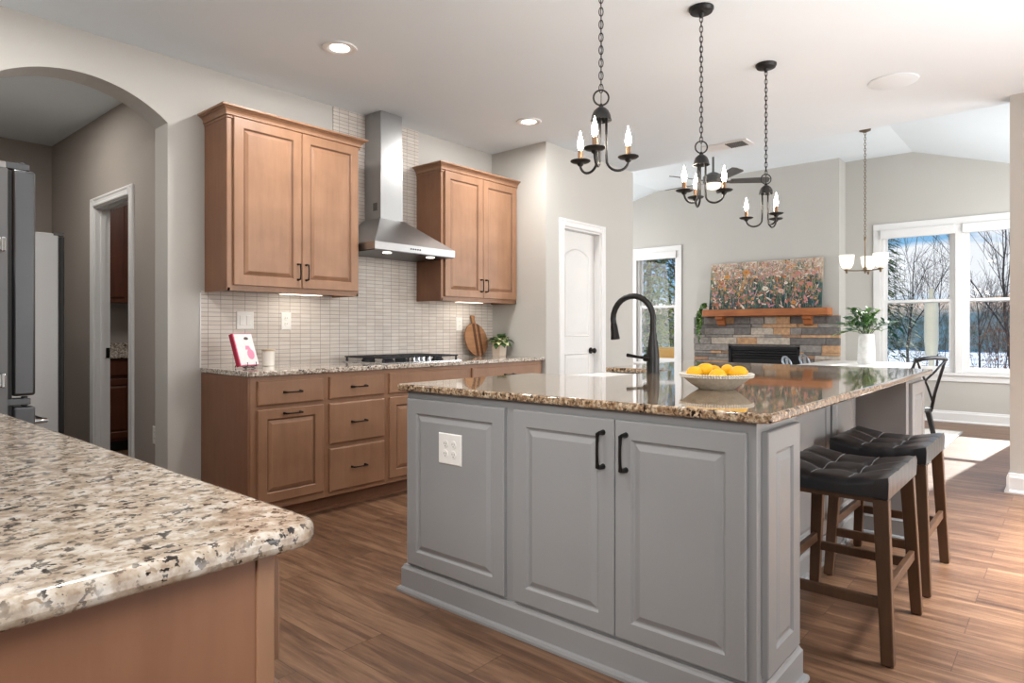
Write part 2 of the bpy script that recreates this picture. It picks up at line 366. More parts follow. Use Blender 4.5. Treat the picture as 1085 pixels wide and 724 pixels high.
        if bevel:
            b = o.modifiers.new('bevel', 'BEVEL'); b.width = bevel; b.segments = seg; b.limit_method = 'ANGLE'; b.angle_limit = radians(35)
        if smooth:
            for p in me.polygons: p.use_smooth = True
            if smooth != 'all':
                try: me.set_sharp_from_angle(angle=radians(angle))
                except Exception: pass
        return o

def tag(o, label, cat, group=None, kind=None):
    o['label'] = label; o['category'] = cat
    if group: o['group'] = group
    if kind: o['kind'] = kind
    return o
def thing(name, loc, label, cat, group=None, kind=None):
    o = bpy.data.objects.new(name, None); COL.objects.link(o); o.location = loc; o.empty_display_size = .1
    o['_o'] = tuple(loc)
    return tag(o, label, cat, group, kind)
def struct(o, kind='structure'): o['kind'] = kind; return o
def dup(root, loc, rotz=0, label=None, parent=None):
    def rec(o, par):
        c = o.copy(); COL.objects.link(c); c.parent = par
        for ch in [x for x in bpy.data.objects if x.parent == o]: rec(ch, c)
        return c
    r = rec(root, parent); r.location = loc; r.rotation_euler = (0, 0, rotz)
    if label: r['label'] = label
    return r

PX = lambda x: (lambda a, b, d: (x-d, a, b))     # plane X=x facing -X : a=Y, b=Z
PY = lambda y: (lambda a, b, d: (a, y-d, b))     # plane Y=y facing -Y : a=X, b=Z
PXp = lambda x: (lambda a, b, d: (x+d, a, b))    # facing +X
PZ = lambda z: (lambda a, b, d: (a, b, z+d))
def rect(a0, a1, b0, b1, i=0): return [(a0+i, b0+i), (a1-i, b0+i), (a1-i, b1-i), (a0+i, b1-i)]
def raised(mb, fn, a0, a1, b0, b1, t=.019, fw=.055, glaze=False):
    lp = [(rect(a0, a1, b0, b1), 0), (rect(a0, a1, b0, b1), t-.003), (rect(a0, a1, b0, b1, .003), t),
          (rect(a0, a1, b0, b1, fw), t), (rect(a0, a1, b0, b1, fw+.004), t-.004), (rect(a0, a1, b0, b1, fw+.007), t-.008),
          (rect(a0, a1, b0, b1, fw+.012), t-.009), (rect(a0, a1, b0, b1, fw+.030), t-.001), (rect(a0, a1, b0, b1, fw+.033), t)]
    k0 = len(mb.f); mb.rings(fn, lp, fill_first=True)
    if glaze:
        for q in range(k0+16, k0+24): mb.m[q] = 1
    return mb
def slabfront(mb, fn, a0, a1, b0, b1, t=.019):
    return mb.rings(fn, [(rect(a0, a1, b0, b1), 0), (rect(a0, a1, b0, b1), t-.006), (rect(a0, a1, b0, b1, .004), t-.002), (rect(a0, a1, b0, b1, .009), t)], fill_first=True)
def pull(mb, fn, a, b, L=.11, vertical=True, off=.03, r=.0048):
    h = L/2
    def q(s_, d): return fn(a, b+s_, d) if vertical else fn(a+s_, b, d)
    for sg in (-1, 1): mb.tube([q(sg*h, 0), q(sg*h, off*.8), q(sg*(h-.003), off)], [r*1.7, r*1.1, r*1.2], 8)
    pts = [q(-h+2*h*k/8, off+.004*sin(pi*k/8)) for k in range(9)]
    mb.tube(pts, [r*1.3, r, r*.9, r*.85, r*.85, r*.85, r*.9, r, r*1.3], 8)
    return mb

CH = 2.815
YW = 4.165

# ================================================================ SETTING
struct(MB().box(-1.6, 9.9, -3.6, 7.6, -.1, 0).build('floor', 'floor'))
c = MB(); c.box(-1.6, 6.0, -3.6, 4.3, CH, CH+.1)
c.box(5.9, 6.0, -1.4, 7.2, CH+.1, 3.7)
c.box(4.55, 6.0, 3.55, 4.4, CH, CH+.1)
prof = [(-1.4, 2.52), (1.56, 3.455), (5.2, 3.455), (7.2, 2.98)]
c.prism(lambda a, b, d: (d, a, b), prof+[(7.2, 3.8), (-1.4, 3.8)], 5.9, 9.9)
struct(c.build('ceiling', 'ceil'))
struct(MB().box(.3, 3.6, 4.355, 7.6, 2.80, 2.9).build('ceiling_hall', 'ceil'))

# back wall with arch
arch = []
R_, cx_, zc = .70, 1.178, 2.58-.70
half = .457; a0 = math.asin(half/R_)
N = 20
for k in range(N+1):
    a = a0-2*a0*k/N
    arch.append((cx_+R_*sin(a), zc+R_*cos(a)))
poly = [(4.62, 0), (4.62, CH), (-.25, CH), (-.25, 0), (cx_-half, 0)]+[p for p in reversed(arch)]+[(cx_+half, 0)]
w = MB().prism(PY(YW), poly, 0, -.19)
struct(w.build('wall_back', 'wall'))
struct(MB().box(-.30, -.2, .70, YW, 0, CH).build('wall_left', 'wall'))
struct(MB().box(-1.7, -1.6, -3.6, .80, 0, CH).build('wall_behind', 'wall'))  # unseen wall, added to keep sky light out of the kitchen
struct(MB().box(-1.6, -.3, .70, .80, 0, CH).build('wall_left_return', 'wall'))
struct(MB().box(-1.7, 5.98, -3.7, -3.6, 0, CH).build('wall_right', 'wall'))  # also unseen, closes the right side against the sky light
# hall
HX = 1.737
w = MB(); w.box(HX, HX+.10, 4.355, 5.06, 0, 2.8); w.box(HX, HX+.10, 5.80, 6.94, 0, 2.8); w.box(HX, HX+.10, 5.06, 5.80, 2.11, 2.8)
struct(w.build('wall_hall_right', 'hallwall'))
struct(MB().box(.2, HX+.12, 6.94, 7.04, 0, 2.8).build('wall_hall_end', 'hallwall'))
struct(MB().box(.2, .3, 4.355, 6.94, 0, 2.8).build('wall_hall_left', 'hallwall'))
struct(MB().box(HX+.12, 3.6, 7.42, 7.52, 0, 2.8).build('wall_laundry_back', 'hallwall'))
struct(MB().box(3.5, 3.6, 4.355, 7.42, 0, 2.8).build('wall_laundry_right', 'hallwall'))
def casing(fn, a0, a1, z1, wd=.07, name='trim_1', z0=0, t=.018, bottom=False):
    """door casing round an opening a0..a1, up to z1"""
    m = MB()
    for (p, q, r, s) in ((a0-wd, a0, z0, z1+wd), (a1, a1+wd, z0, z1+wd), (a0, a1, z1, z1+wd)):
        m.rings(fn, [(rect(p, q, r, s), 0), (rect(p, q, r, s), t*.7), (rect(p, q, r, s, .006), t), (rect(p, q, r, s, .018), t), (rect(p, q, r, s, .024), t*.75)], fill_first=True)
    return struct(m.build(name, 'white'))
casing(PX(HX), 5.06, 5.80, 2.11, name='trim_1')
m = MB(); m.box(HX-.002, HX+.102, 5.79, 5.80, 0, 2.11); m.box(HX-.002, HX+.102, 5.06, 5.07, 0, 2.11); m.box(HX-.002, HX+.102, 5.06, 5.80, 2.10, 2.11)
m.box(HX+.035, HX+.065, 5.780, 5.792, 0, 2.10); m.box(HX+.035, HX+.065, 5.06, 5.80, 2.09, 2.102)
jm = struct(m.build('trim_2', 'white'))
m = MB(); m.box(HX+.072, HX+.098, 5.783, 5.791, .93, 1.01); m.build('strike_plate', 'black', jm)

# pantry block
PYW = 3.518
struct(MB().box(4.55, 4.65, PYW+.1, YW, 0, CH).build('wall_pantry_side', 'wall'))
w = MB(); w.box(4.55, 4.81, PYW, PYW+.1, 0, CH); w.box(5.43, 6.05, PYW, PYW+.1, 0, CH); w.box(4.81, 5.43, PYW, PYW+.1, 2.10, CH)
struct(w.build('wall_pantry_front', 'wall'))
struct(MB().box(5.95, 6.05, PYW+.1, 7.0, 0, 3.55).build('wall_pantry_end', 'wall'))
casing(PY(PYW), 4.81, 5.43, 2.10, name='trim_3')
m = MB(); m.box(4.81, 4.825, PYW, PYW+.12, 0, 2.1); m.box(5.415, 5.43, PYW, PYW+.12, 0, 2.1); m.box(4.825, 5.415, PYW, PYW+.12, 2.085, 2.1)
struct(m.build('trim_4', 'white'))
# pantry door with arched upper panel
dm = MB(); dy = PYW+.07
dm.box(4.827, 5.413, dy, dy+.035, .01, 2.083)
def archpoly(x0, x1, z0, z1, rise, i, n=14):
    x0 += i; x1 -= i; z0 += i
    pts = [(x0, z0), (x1, z0)]
    for k in range(n+1):
        u = k/n; pts.append((x1+(x0-x1)*u, z1-i+rise*(sin(pi*u)**.8)*(1-i*3)))
    return pts
fn = PY(dy)
for (z0, z1, rise) in ((1.09, 1.86, .07), (.16, .93, 0)):
    dm.rings(fn, [(archpoly(4.92, 5.32, z0, z1, rise, 0), .0005), (archpoly(4.92, 5.32, z0, z1, rise, .006), .010), (archpoly(4.92, 5.32, z0, z1, rise, .016), .002), (archpoly(4.92, 5.32, z0, z1, rise, .045), .008), (archpoly(4.92, 5.32, z0, z1, rise, .05), .008)])
pd = struct(dm.build('door_1', 'door', origin=(4.83, dy, 0)))
k = MB(); k.lathe((5.352, dy, .95), [(.030, -.001), (.030, -.008), (.012, -.012), (.011, -.030), (.024, -.038), (.026, -.052), (.016, -.062)], 16, axis='y')
k.build('door_knob', 'black', pd, smooth=True)

# pillar (dividing wall on the right)
struct(MB().box(5.8, 5.98, -3.6, .335, 0, CH).build('wall_right_pillar', 'wall'))
def baseboard(name, mb_list, h=.14, t=.018):
    m = MB()
    for (x0, x1, y0, y1, nx, ny) in mb_list:
        # straight board from (x0,y0) to (x1,y1), projecting along (nx,ny)
        pr = [(0, 0), (t+.012, 0), (t+.012, .012), (t, .024), (t, h-.03), (t*.6, h-.018), (t*.5, h-.004), (0, h)]
        v = []
        for (x, y) in ((x0, y0), (x1, y1)):
            for d, z in pr: v.append((x+nx*d, y+ny*d, z))
        n = len(pr); f = [tuple(range(n)), tuple(range(2*n-1, n-1, -1))]+[(i, (i+1) % n, n+(i+1) % n, n+i) for i in range(n)]
        m.add(v, f)
    return struct(m.build(name, 'white'))
baseboard('baseboard_pillar', [(5.8, 5.8, -2, .335, -1, 0), (5.77, 5.99, .335, .335, 0, 1)])
baseboard('baseboard_far', [(9.76, 9.76, -1.3, 2.34, -1, 0), (9.76, 9.76, 4.4, 7, -1, 0)])
baseboard('baseboard_pantry', [(5.50, 6.05, PYW, PYW, 0, -1)])
baseboard('baseboard_hall', [(HX, HX, 4.36, 4.985, -1, 0), (HX, HX, 5.87, 6.94, -1, 0)], h=.11)

# far wall with window openings
FX = 9.76
wins = [(4.80, 5.62, .62, 2.44), (.215, 1.93, .62, 2.47)]
w = MB()
def wallseg(y0, y1, z0, z1): w.box(FX, FX+.14, y0, y1, z0, z1)
wallseg(-1.4, .215, 0, 3.7); wallseg(.215, 1.93, 0, .62); wallseg(.215, 1.93, 2.47, 3.7); wallseg(1.93, 4.86, 0, 3.7)
wallseg(4.86, 5.60, 0, .62); wallseg(4.86, 5.60, 2.44, 3.7); wallseg(5.60, 7.2, 0, 3.7)
struct(w.build('wall_far', 'wall'))
struct(MB().box(5.98, FX, -1.5, -1.4, 0, 3.0).build('wall_family_right', 'wall'))
struct(MB().box(6.05, FX, 7.0, 7.1, 0, 3.4).build('wall_family_left', 'wall'))
# chimney breast
BX = 9.45
struct(MB().box(BX, FX, 2.36, 4.385, 0, 3.46).build('wall_chimney_breast', 'wall'))
def window(n, y0, y1, z0, z1, zm, glassdark=False):
    """double-hung: clear frame y0..y1, z0..z1, meeting rail zm"""
    m = MB(); fr = .035
    x0, x1 = FX+.02, FX+.10
    for a, b, c_, d in ((y0, y0+fr, z0, z1), (y1-fr, y1, z0, z1), (y0+fr, y1-fr, z0, z0+fr), (y0+fr, y1-fr, z1-fr, z1)): m.box(x0, x1, a, b, c_, d)
    # sashes
    for (sx, a, b) in ((FX+.066, zm-.02, z1-fr), (FX+.034, z0+fr, zm+.025)):
        s_ = .034
        m.box(sx, sx+.03, y0+fr, y1-fr, a, a+s_); m.box(sx, sx+.03, y0+fr, y1-fr, b-s_, b)
        m.box(sx, sx+.03, y0+fr, y0+fr+s_, a+s_, b-s_); m.box(sx, sx+.03, y1-fr-s_, y1-fr, a+s_, b-s_)
    o = struct(m.build('window_%d' % n, 'white', origin=(FX, y0, z0)))
    g = MB(); g.box(FX+.078, FX+.081, y0+fr+.03, y1-fr-.03, zm+.01, z1-fr-.03)
    g.box(FX+.048, FX+.051, y0+fr+.03, y1-fr-.03, z0+fr+.03, zm-.005); g.build('pane', 'glass', o)
    b = MB(); b.box(FX-.045, FX+.018, y0-.0, y1+.0, z1-.115, z1-.001); b.build('roller_shade', 'white', o, bevel=.006)
    return o
window(1, 4.86, 5.60, .62, 2.44, 1.535)
window(2, 1.105, 1.93, .62, 2.47, 1.52)
window(3, .215, 1.03, .62, 2.47, 1.52)
def wintrim(n, y0, y1, z0, z1, mulls=()):
    m = MB(); wd = .085
    m.box(FX-.02, FX, y0-wd, y0, z0, z1); m.box(FX-.02, FX, y1, y1+wd, z0, z1); m.box(FX-.024, FX, y0-wd, y1+wd, z1, z1+wd)
    m.box(FX-.05, FX+.03, y0-wd-.02, y1+wd+.02, z0-.035, z0); m.box(FX-.02, FX, y0-wd, y1+wd, z0-.11, z0-.035)
    for a, b in mulls: m.box(FX-.021, FX+.119, a+.0005, b-.0005, z0, z1)
    struct(m.build('trim_%d' % n, 'white', bevel=.004))
wintrim(5, 4.86, 5.60, .62, 2.44); wintrim(6, .215, 1.93, .62, 2.47, [(1.03, 1.105)])

# backsplash tile (wall finish)
t = MB(); t.box(1.83, 4.55, YW-.008, YW, .914, 1.40); t.box(2.80, 3.63, YW-.008, YW, 1.40, CH)
struct(t.build('trim_backsplash_tile', 'tile'))
t = MB(); t.box(1.825, 1.831, YW-.010, YW, .914, 1.385)
struct(t.build('trim_tile_edge', 'white'))

# ================================================================ BACK RUN: base cabinets
FY = 3.555                       # face frame plane
TK = 3.63                        # toe kick plane
def base_cab(x0, x1, fronts, label, end=False):
    o = thing('base_cabinet', (x0, FY, 0), label, 'cabinet', 'brown base cabinets along the back wall')
    b = MB(); b.box(x0, x1, FY, YW-.012, .10, .882)
    b.build('cabinet_body', 'cab', o, bevel=.0015)
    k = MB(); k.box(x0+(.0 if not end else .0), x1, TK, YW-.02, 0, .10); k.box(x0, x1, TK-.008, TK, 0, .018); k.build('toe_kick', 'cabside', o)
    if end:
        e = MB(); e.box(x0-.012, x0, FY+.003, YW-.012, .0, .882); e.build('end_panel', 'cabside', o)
    for kind, a0, a1, z0, z1, hd in fronts:
        m = MB(); fn = PY(FY)
        if kind == 'drawer': slabfront(m, fn, a0, a1, z0, z1)
        else: raised(m, fn, a0, a1, z0, z1, glaze=True)
        d = m.build('drawer_front' if kind == 'drawer' else 'cabinet_door', ['cab', 'glaze'], o)
        if hd:
            h = MB(); pull(h, PY(FY-.019), (a0+a1)/2 if hd != 'v' else a1-.03, z1-.03 if hd == 't' else (z0+z1)/2, .105, vertical=(hd == 'v')); h.build('handle', 'black', d, smooth=True)
    return o
base_cab(1.842, 2.335, [('drawer', 1.88, 2.312, .712, .855, 'm'), ('door', 1.88, 2.312, .145, .688, 't')],
         'brown base cabinet with drawer over raised panel door, at the left end of the run', end=True)
base_cab(2.335, 2.81, [('drawer', 2.358, 2.788, .715, .855, 'm'), ('drawer', 2.358, 2.788, .430, .688, 'm'), ('drawer', 2.358, 2.788, .130, .403, 'm')],
         'brown base cabinet with three stacked drawers under the back counter')
base_cab(2.81, 3.61, [('drawer', 2.833, 3.585, .715, .855, None), ('door', 2.833, 3.207, .135, .690, None), ('door', 3.211, 3.585, .135, .690, None)],
         'brown base cabinet with a wide false drawer front under the gas cooktop')
base_cab(3.61, 4.53, [('drawer', 3.642, 4.50, .715, .855, 'm'), ('door', 3.642, 4.069, .135, .690, None), ('door', 4.073, 4.50, .135, .690, None)],
         'brown base cabinet with a wide top drawer next to the pantry wall')

def roundslab(name, poly, z0, z1, m_, label, r=.01, group=None):
    fn = PZ(0)
    m = MB().prism(fn, poly, z0, z1)
    o = m.build(name, m_, origin=(poly[0][0], poly[0][1], z0), bevel=r, seg=3, smooth=True)
    return tag(o, label, 'countertop', group)
def corner(cx, cy, r, a0, a1, n=6): return [(cx+r*cos(radians(a0+(a1-a0)*k/n)), cy+r*sin(radians(a0+(a1-a0)*k/n))) for k in range(n+1)]
roundslab('granite_countertop', [(1.826, YW-.009), (1.826, FY)]+corner(1.856, 3.555, .03, 180, 270, 5)+[(4.548, 3.525), (4.548, YW-.009)], .884, .914, 'gran3',
          'speckled granite counter along the tiled wall, running under the cooktop', .009)

# upper cabinets
def upper(x0, x1, label, dl, dm_, dr):
    z0, z1 = 1.39, 2.462; fy = 3.86
    o = thing('wall_cabinet', (x0, fy, z0), label, 'cabinet', 'brown wall cabinets beside the hood')
    b = MB(); b.box(x0, x1, fy, YW-.009, z0+.018, z1); b.box(x0, x1, fy, fy+.02, z0, z0+.02); b.box(x0, x0+.018, fy, YW-.009, z0, z0+.02); b.box(x1-.018, x1, fy, YW-.009, z0, z0+.02)
    b.build('cabinet_body', 'cab', o, bevel=.0015)
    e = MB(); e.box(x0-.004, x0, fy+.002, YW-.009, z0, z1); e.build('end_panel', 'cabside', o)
    # crown: profile swept round three sides
    cm = MB(); pr = [(0, 2.436), (.009, 2.436), (.009, 2.442), (.006, 2.444), (.006, 2.449), (.016, 2.452), (.016, 2.457), (.013, 2.459), (.016, 2.470), (.026, 2.482), (.036, 2.487), (.036, 2.491), (.047, 2.494), (.050, 2.499), (.050, 2.506), (0, 2.506)]
    path = [(x0, YW-.009, -1, 0), (x0, fy, -1, -1), (x1, fy, 1, -1), (x1, YW-.009, 1, 0)]
    v = [(x+dx*d, y+dy*d, z) for x, y, dx, dy in path for d, z in pr]
    n = len(pr); f = []
    for i in range(3):
        for k in range(n): f.append((i*n+k, i*n+(k+1) % n, (i+1)*n+(k+1) % n, (i+1)*n+k))
    f += [tuple(range(n)), tuple(range(3*n, 4*n))]
    cm.add(v, f); cm.build('crown_moulding', 'cab', o)
    for a0, a1, hx in ((dl, dm_-.002, dm_-.03), (dm_+.002, dr, dm_+.03)):
        m = MB(); raised(m, PY(fy), a0, a1, 1.425, 2.445, fw=.058, glaze=True); d = m.build('cabinet_door', ['cab', 'glaze'], o)
        h = MB(); pull(h, PY(fy-.019), hx, 1.53, .10); h.build('handle', 'black', d, smooth=True)
    return o
upper(1.857, 2.807, 'brown two-door wall cabinet left of the range hood', 1.890, 2.348, 2.795)
upper(3.613, 4.545, 'brown two-door wall cabinet right of the range hood, by the pantry wall', 3.640, 4.088, 4.535)
for (x, lab) in ((2.45, 'slim light strip glowing under the wall cabinet left of the hood'), (4.1, 'slim light strip glowing under the wall cabinet right of the hood')):
    o = thing('undercabinet_light', (x, 4.02, 1.40), lab, 'light', 'undercabinet lights')
    MB().box(x-.16, x+.16, 3.99, 4.05, 1.394, 1.408).build('housing', 'white', o, bevel=.002)
    MB().box(x-.15, x+.15, 3.998, 4.042, 1.391, 1.3945).build('lens', 'ucl', o)
    light('undercabinet_lamp', 'AREA', (x, 4.02, 1.388), .45, (1, .93, .82), .3, .05, direction=(0, .25, -1))

# hood
o = thing('range_hood', (3.21, 3.915, 1.72), 'stainless chimney range hood over the cooktop', 'range hood')
hx0, hx1, hy0 = 2.823, 3.600, 3.69
m = MB(); m.rings(PZ(0), [(rect(hx0, hx1, hy0, YW-.01), 1.722), (rect(hx0, hx1, hy0, YW-.01), 1.775), ([(3.07, 3.95), (3.305, 3.95), (3.305, YW-.01), (3.07, YW-.01)], 1.995)], fill_first=False, fill_last=True)
m.build('canopy', 'steel', o)
m = MB(); m.box(hx0+.004, hx1-.004, hy0+.004, YW-.012, 1.716, 1.7225); m.build('underside_filter', 'steeld', o)
for xx in (3.0, 3.42): MB().lathe((xx, 3.78, 1.7115), [(.032, 0), (.032, .0045)], 16).build('hood_lamp', 'lens', o)
m = MB(); m.box(3.085, 3.292, 3.962, YW-.01, 1.99, CH-.002); m.box(3.081, 3.296, 3.958, YW-.01, 1.99, 2.475); m.build('chimney', 'steel', o, bevel=.0015)
m = MB()
for kk in range(5): m.lathe((3.15+kk*.022, hy0-.0002, 1.748), [(.006, 0), (.006, -.003)], 10, axis='y')
m.build('buttons', 'black', o)
m = MB(); m.box(3.0805, 3.0808+.0004, 4.0, 4.05, 2.06, 2.12)
m.build('side_vent', 'slot', o)

# cooktop
o = thing('gas_cooktop', (3.21, 3.86, .914), 'stainless gas cooktop with black cast iron grates under the hood', 'cooktop')
cx0, cx1, cy0, cy1 = 2.835, 3.585, 3.60, 4.10
MB().box(cx0, cx1, cy0, cy1, .9142, .922).build('steel_tray', 'chrome', o, bevel=.003)
for gx0, gx1 in ((2.85, 3.09), (3.095, 3.325), (3.33, 3.57)):
    g = MB(); gz = .955; gy0 = 3.70 if gx0 == 3.095 else 3.63; gy1 = 4.08; t_ = .006
    for a, b in (((gx0, gy0), (gx1, gy0)), ((gx1, gy0), (gx1, gy1)), ((gx1, gy1), (gx0, gy1)), ((gx0, gy1), (gx0, gy0)), (((gx0+gx1)/2, gy0), ((gx0+gx1)/2, gy1)), ((gx0, (gy0+gy1)/2), (gx1, (gy0+gy1)/2)), ((gx0, gy0*.75+gy1*.25), (gx1, gy0*.75+gy1*.25)), ((gx0, gy0*.25+gy1*.75), (gx1, gy0*.25+gy1*.75))):
        g.beam((a[0], a[1], gz), (b[0], b[1], gz), .011, .011)
    for a in (gx0+.008, gx1-.008):
        for b in (gy0+.01, gy1-.01): g.beam((a, b, .9222), (a, b, gz), .014, .014, .01, .01)
    g.build('grate', 'cast', o, bevel=.002)
for bx, by in ((2.97, 3.73), (2.97, 3.97), (3.21, 3.88), (3.45, 3.73), (3.45, 3.97)):
    b = MB(); b.lathe((bx, by, .922), [(.045, 0), (.045, .010), (.036, .014), (.036, .022), (.01, .024)], 16); b.build('burner', 'cast', o, smooth=True)
for kx in (3.135, 3.18, 3.225, 3.285):
    b = MB(); b.lathe((kx, 3.645, .922), [(.020, 0), (.020, .006), (.015, .008), (.014, .028), (.010, .030)], 16); b.box(kx-.003, kx+.003, 3.63, 3.66, .95, .956); b.build('knob', 'chrome', o, smooth=True)

# ================================================================ ISLAND
IX = 1.885
o = thing('kitchen_island', (IX, 1.4, 0), 'long grey panelled kitchen island with double doors facing the room', 'island')
b = MB(); zt = .882
b.box(IX, 2.78, .955, 2.230, .10, zt); b.box(2.78, 3.56, .955, 2.230, .10, .64); b.box(2.78, 3.56, .955, 1.80, .64, zt); b.box(3.56, 4.60, .955, 2.230, .10, zt)
b.box(IX, 2.225, .690, .955, .10, zt); b.box(4.12, 4.60, .690, .955, .10, zt)
b.build('cabinet_body', 'grey', o, bevel=.0015)
p = MB()
def plinth(m, x0, x1, y0, y1):
    pr = [(.0, .0), (.038, 0), (.038, .010), (.034, .018), (.022, .022), (.022, .108), (.016, .116), (.012, .122), (.0, .122)]
    v = []; path = [(x0, y1, -1, 1), (x0, y0, -1, -1), (x1, y0, 1, -1), (x1, y1, 1, 1)]
    for x, y, dx, dy in path: v += [(x+dx*d, y+dy*d, z) for d, z in pr]
    n = len(pr); f = []
    for i in range(4):
        j = (i+1) % 4
        for k_ in range(n-1): f.append((i*n+k_, i*n+k_+1, j*n+k_+1, j*n+k_))
    m.add(v, f)
def plinth_run(m, pts, mi=0):
    pr = [(.0, .0), (.036, 0), (.036, .010), (.032, .018), (.020, .022), (.020, .100), (.014, .108), (.011, .116), (.0, .116)]
    v = []
    for x, y, dx, dy in pts: v += [(x+dx*d, y+dy*d, z) for d, z in pr]
    n = len(pr); f = []
    for i in range(len(pts)-1):
        for k_ in range(n-1): f.append((i*n+k_, i*n+k_+1, (i+1)*n+k_+1, (i+1)*n+k_))
    m.add(v, f)
plinth_run(p, [(IX, 2.230, -1, 1), (IX, .690, -1, -1), (2.225, .690, 1, -1), (2.225, .955, 1, -1), (4.12, .955, -1, -1), (4.12, .690, -1, -1), (4.60, .690, 1, -1), (4.60, 2.230, 1, 1), (IX, 2.230, -1, 1)])
p.build('plinth', 'grey', o)
fnI = PX(IX)
for (a0, a1, hd) in ((1.646, 2.213, None), (1.157, 1.599, 'r'), (.715, 1.153, 'l')):
    m = MB(); raised(m, fnI, a0, a1, .130, .851, t=.02, fw=.060)
    d = m.build('fixed_panel' if hd is None else 'cabinet_door', 'grey', o)
    if hd:
        h = MB(); pull(h, PX(IX-.02), (a0+.042 if hd == 'r' else a1-.042), .748, .115, r=.0058, off=.034); h.build('handle', 'black', d, smooth=True)
m = MB(); raised(m, PY(.690), 1.925, 2.215, .130, .851, t=.02, fw=.065); m.build('side_panel', 'grey', o)
m = MB(); raised(m, PY(.690), 4.19, 4.57, .130, .851, t=.02, fw=.065); m.build('side_panel', 'grey', o)
for a0, a1 in ((2.30, 2.92), (2.96, 3.58), (3.62, 4.09)):
    m = MB(); raised(m, PY(.955), a0, a1, .130, .851, t=.02, fw=.065); m.build('back_panel', 'grey', o)
# outlet on the island panel
pl = MB(); pl.rings(PX(IX-.0195), [(rect(1.872, 2.005, .597, .724), 0), (rect(1.872, 2.005, .597, .724), .003), (rect(1.872, 2.005, .597, .724, .004), .006)], fill_first=True)
op = pl.build('outlet_plate', 'plate', o)
for yy in (1.915, 1.962):
    for zz in (.640, .681):
        s_ = MB(); fx = PX(IX-.0255)
        s_.rings(fx, [([(yy+.016*cos(a)*1.0, zz+.0165*sin(a)) for a in [2*pi*k/14 for k in range(14)]], 0), ([(yy+.015*cos(a), zz+.0155*sin(a)) for a in [2*pi*k/14 for k in range(14)]], .0015)])
        for dy in (-.006, .006): s_.box(IX-.0275, IX-.0268, yy+dy-.001, yy+dy+.001, zz-.002, zz+.006, 1)
        s_.box(IX-.0275, IX-.0268, yy-.002, yy+.002, zz-.010, zz-.006, 1)
        s_.build('socket', ['plate', 'slot'], op)

poly = [(1.875, .640), (4.66, .640), (4.66, 2.262), (3.545, 2.262), (3.545, 1.80), (2.80, 1.80), (2.80, 2.262), (1.85, 2.262), (1.85, .668)]
roundslab('granite_countertop', poly, .884, .914, 'gran2', 'large tan and black speckled granite top of the grey island', .008)
# apron sink
m = MB(); z1, z0 = .880, .66
def bx(r1, r2): return r1, r2
m.rings(PZ(0), [(rect(2.785, 3.555, 1.803, 2.285), z0), (rect(2.785, 3.555, 1.803, 2.285), z1), (rect(2.785, 3.555, 1.803, 2.285, .022), z1), (rect(2.785, 3.555, 1.803, 2.285, .03), z0+.03)], fill_first=True)
tag(m.build('farmhouse_sink', 'ceramic', origin=(3.17, 2.03, .66), bevel=.004), 'white apron-front sink set into the far long side of the island', 'sink')
# faucet
fx_, fy_ = 3.235, 1.755
o = thing('kitchen_faucet', (fx_, fy_, .914), 'black gooseneck pull-down faucet on the island by the sink', 'faucet')
m = MB(); m.lathe((fx_, fy_, .914), [(.036, 0), (.036, .006), (.034, .012), (.035, .06), (.033, .12), (.025, .17), (.0165, .225)], 20); m.build('base', 'bronze', o, smooth=True)
pts = [(fx_, fy_, 1.10), (fx_, fy_, 1.18)]
Rr = .128; cyy = fy_+Rr
for k in range(0, 15):
    a = pi-(pi*1.08)*k/14
    pts.append((fx_, cyy+Rr*cos(a), 1.215+Rr*1.0*sin(a)))
m = MB(); m.tube(pts, .0165, 14); m.build('spout', 'bronze', o, smooth=True)
e = Vector(pts[-1]); d = (Vector(pts[-1])-Vector(pts[-2])).normalized()
m = MB(); m.tube([e-d*.005, e+d*.012, e+d*.05, e+d*.085, e+d*.088], [.0172, .020, .023, .027, .022], 16); m.build('spray_head', 'black', o, smooth=True)
m = MB(); m.tube([(fx_-.02, fy_+.01, .995), (fx_-.03, fy_+.034, .997), (fx_-.034, fy_+.042, .998)], [.020, .020, .016], 12)
m.tube([(fx_-.034, fy_+.038, .998), (fx_-.038, fy_+.075, 1.001), (fx_-.04, fy_+.14, 1.010)], [.009, .008, .011], 10); m.build('lever_handle', 'black', o, smooth=True)

# ================================================================ NEAR COUNTER (left foreground)
o = thing('base_cabinet', (-.17, .74, 0), 'brown cabinet run under the near granite counter in the left foreground', 'cabinet')
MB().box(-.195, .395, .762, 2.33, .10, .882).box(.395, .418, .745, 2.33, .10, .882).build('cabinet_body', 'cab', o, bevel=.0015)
MB().box(-.195, .396, .748, .762, 0, .882).build('end_panel', 'cabside', o)  # same wood as the doors, darkened because little light reaches this end
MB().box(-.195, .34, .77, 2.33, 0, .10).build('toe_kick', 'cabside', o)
for y0 in (.76, 1.28, 1.80):
    m = MB(); slabfront(m, PXp(.418), y0, y0+.5, .735, .862); d = m.build('drawer_front', 'cab', o)
    h = MB(); pull(h, PXp(.437), y0+.25, .80, .105, False); h.build('handle', 'black', d, smooth=True)
    m = MB(); raised(m, PXp(.418), y0, y0+.5, .135, .705); d = m.build('cabinet_door', 'cab', o)
roundslab('granite_countertop', [(-.197, .705)]+corner(.425, .745, .040, 270, 360, 8)+[(.465, 2.352), (-.197, 2.352)], .884, .914, 'gran',
          'cream granite counter with dark flecks in the left foreground', .011)

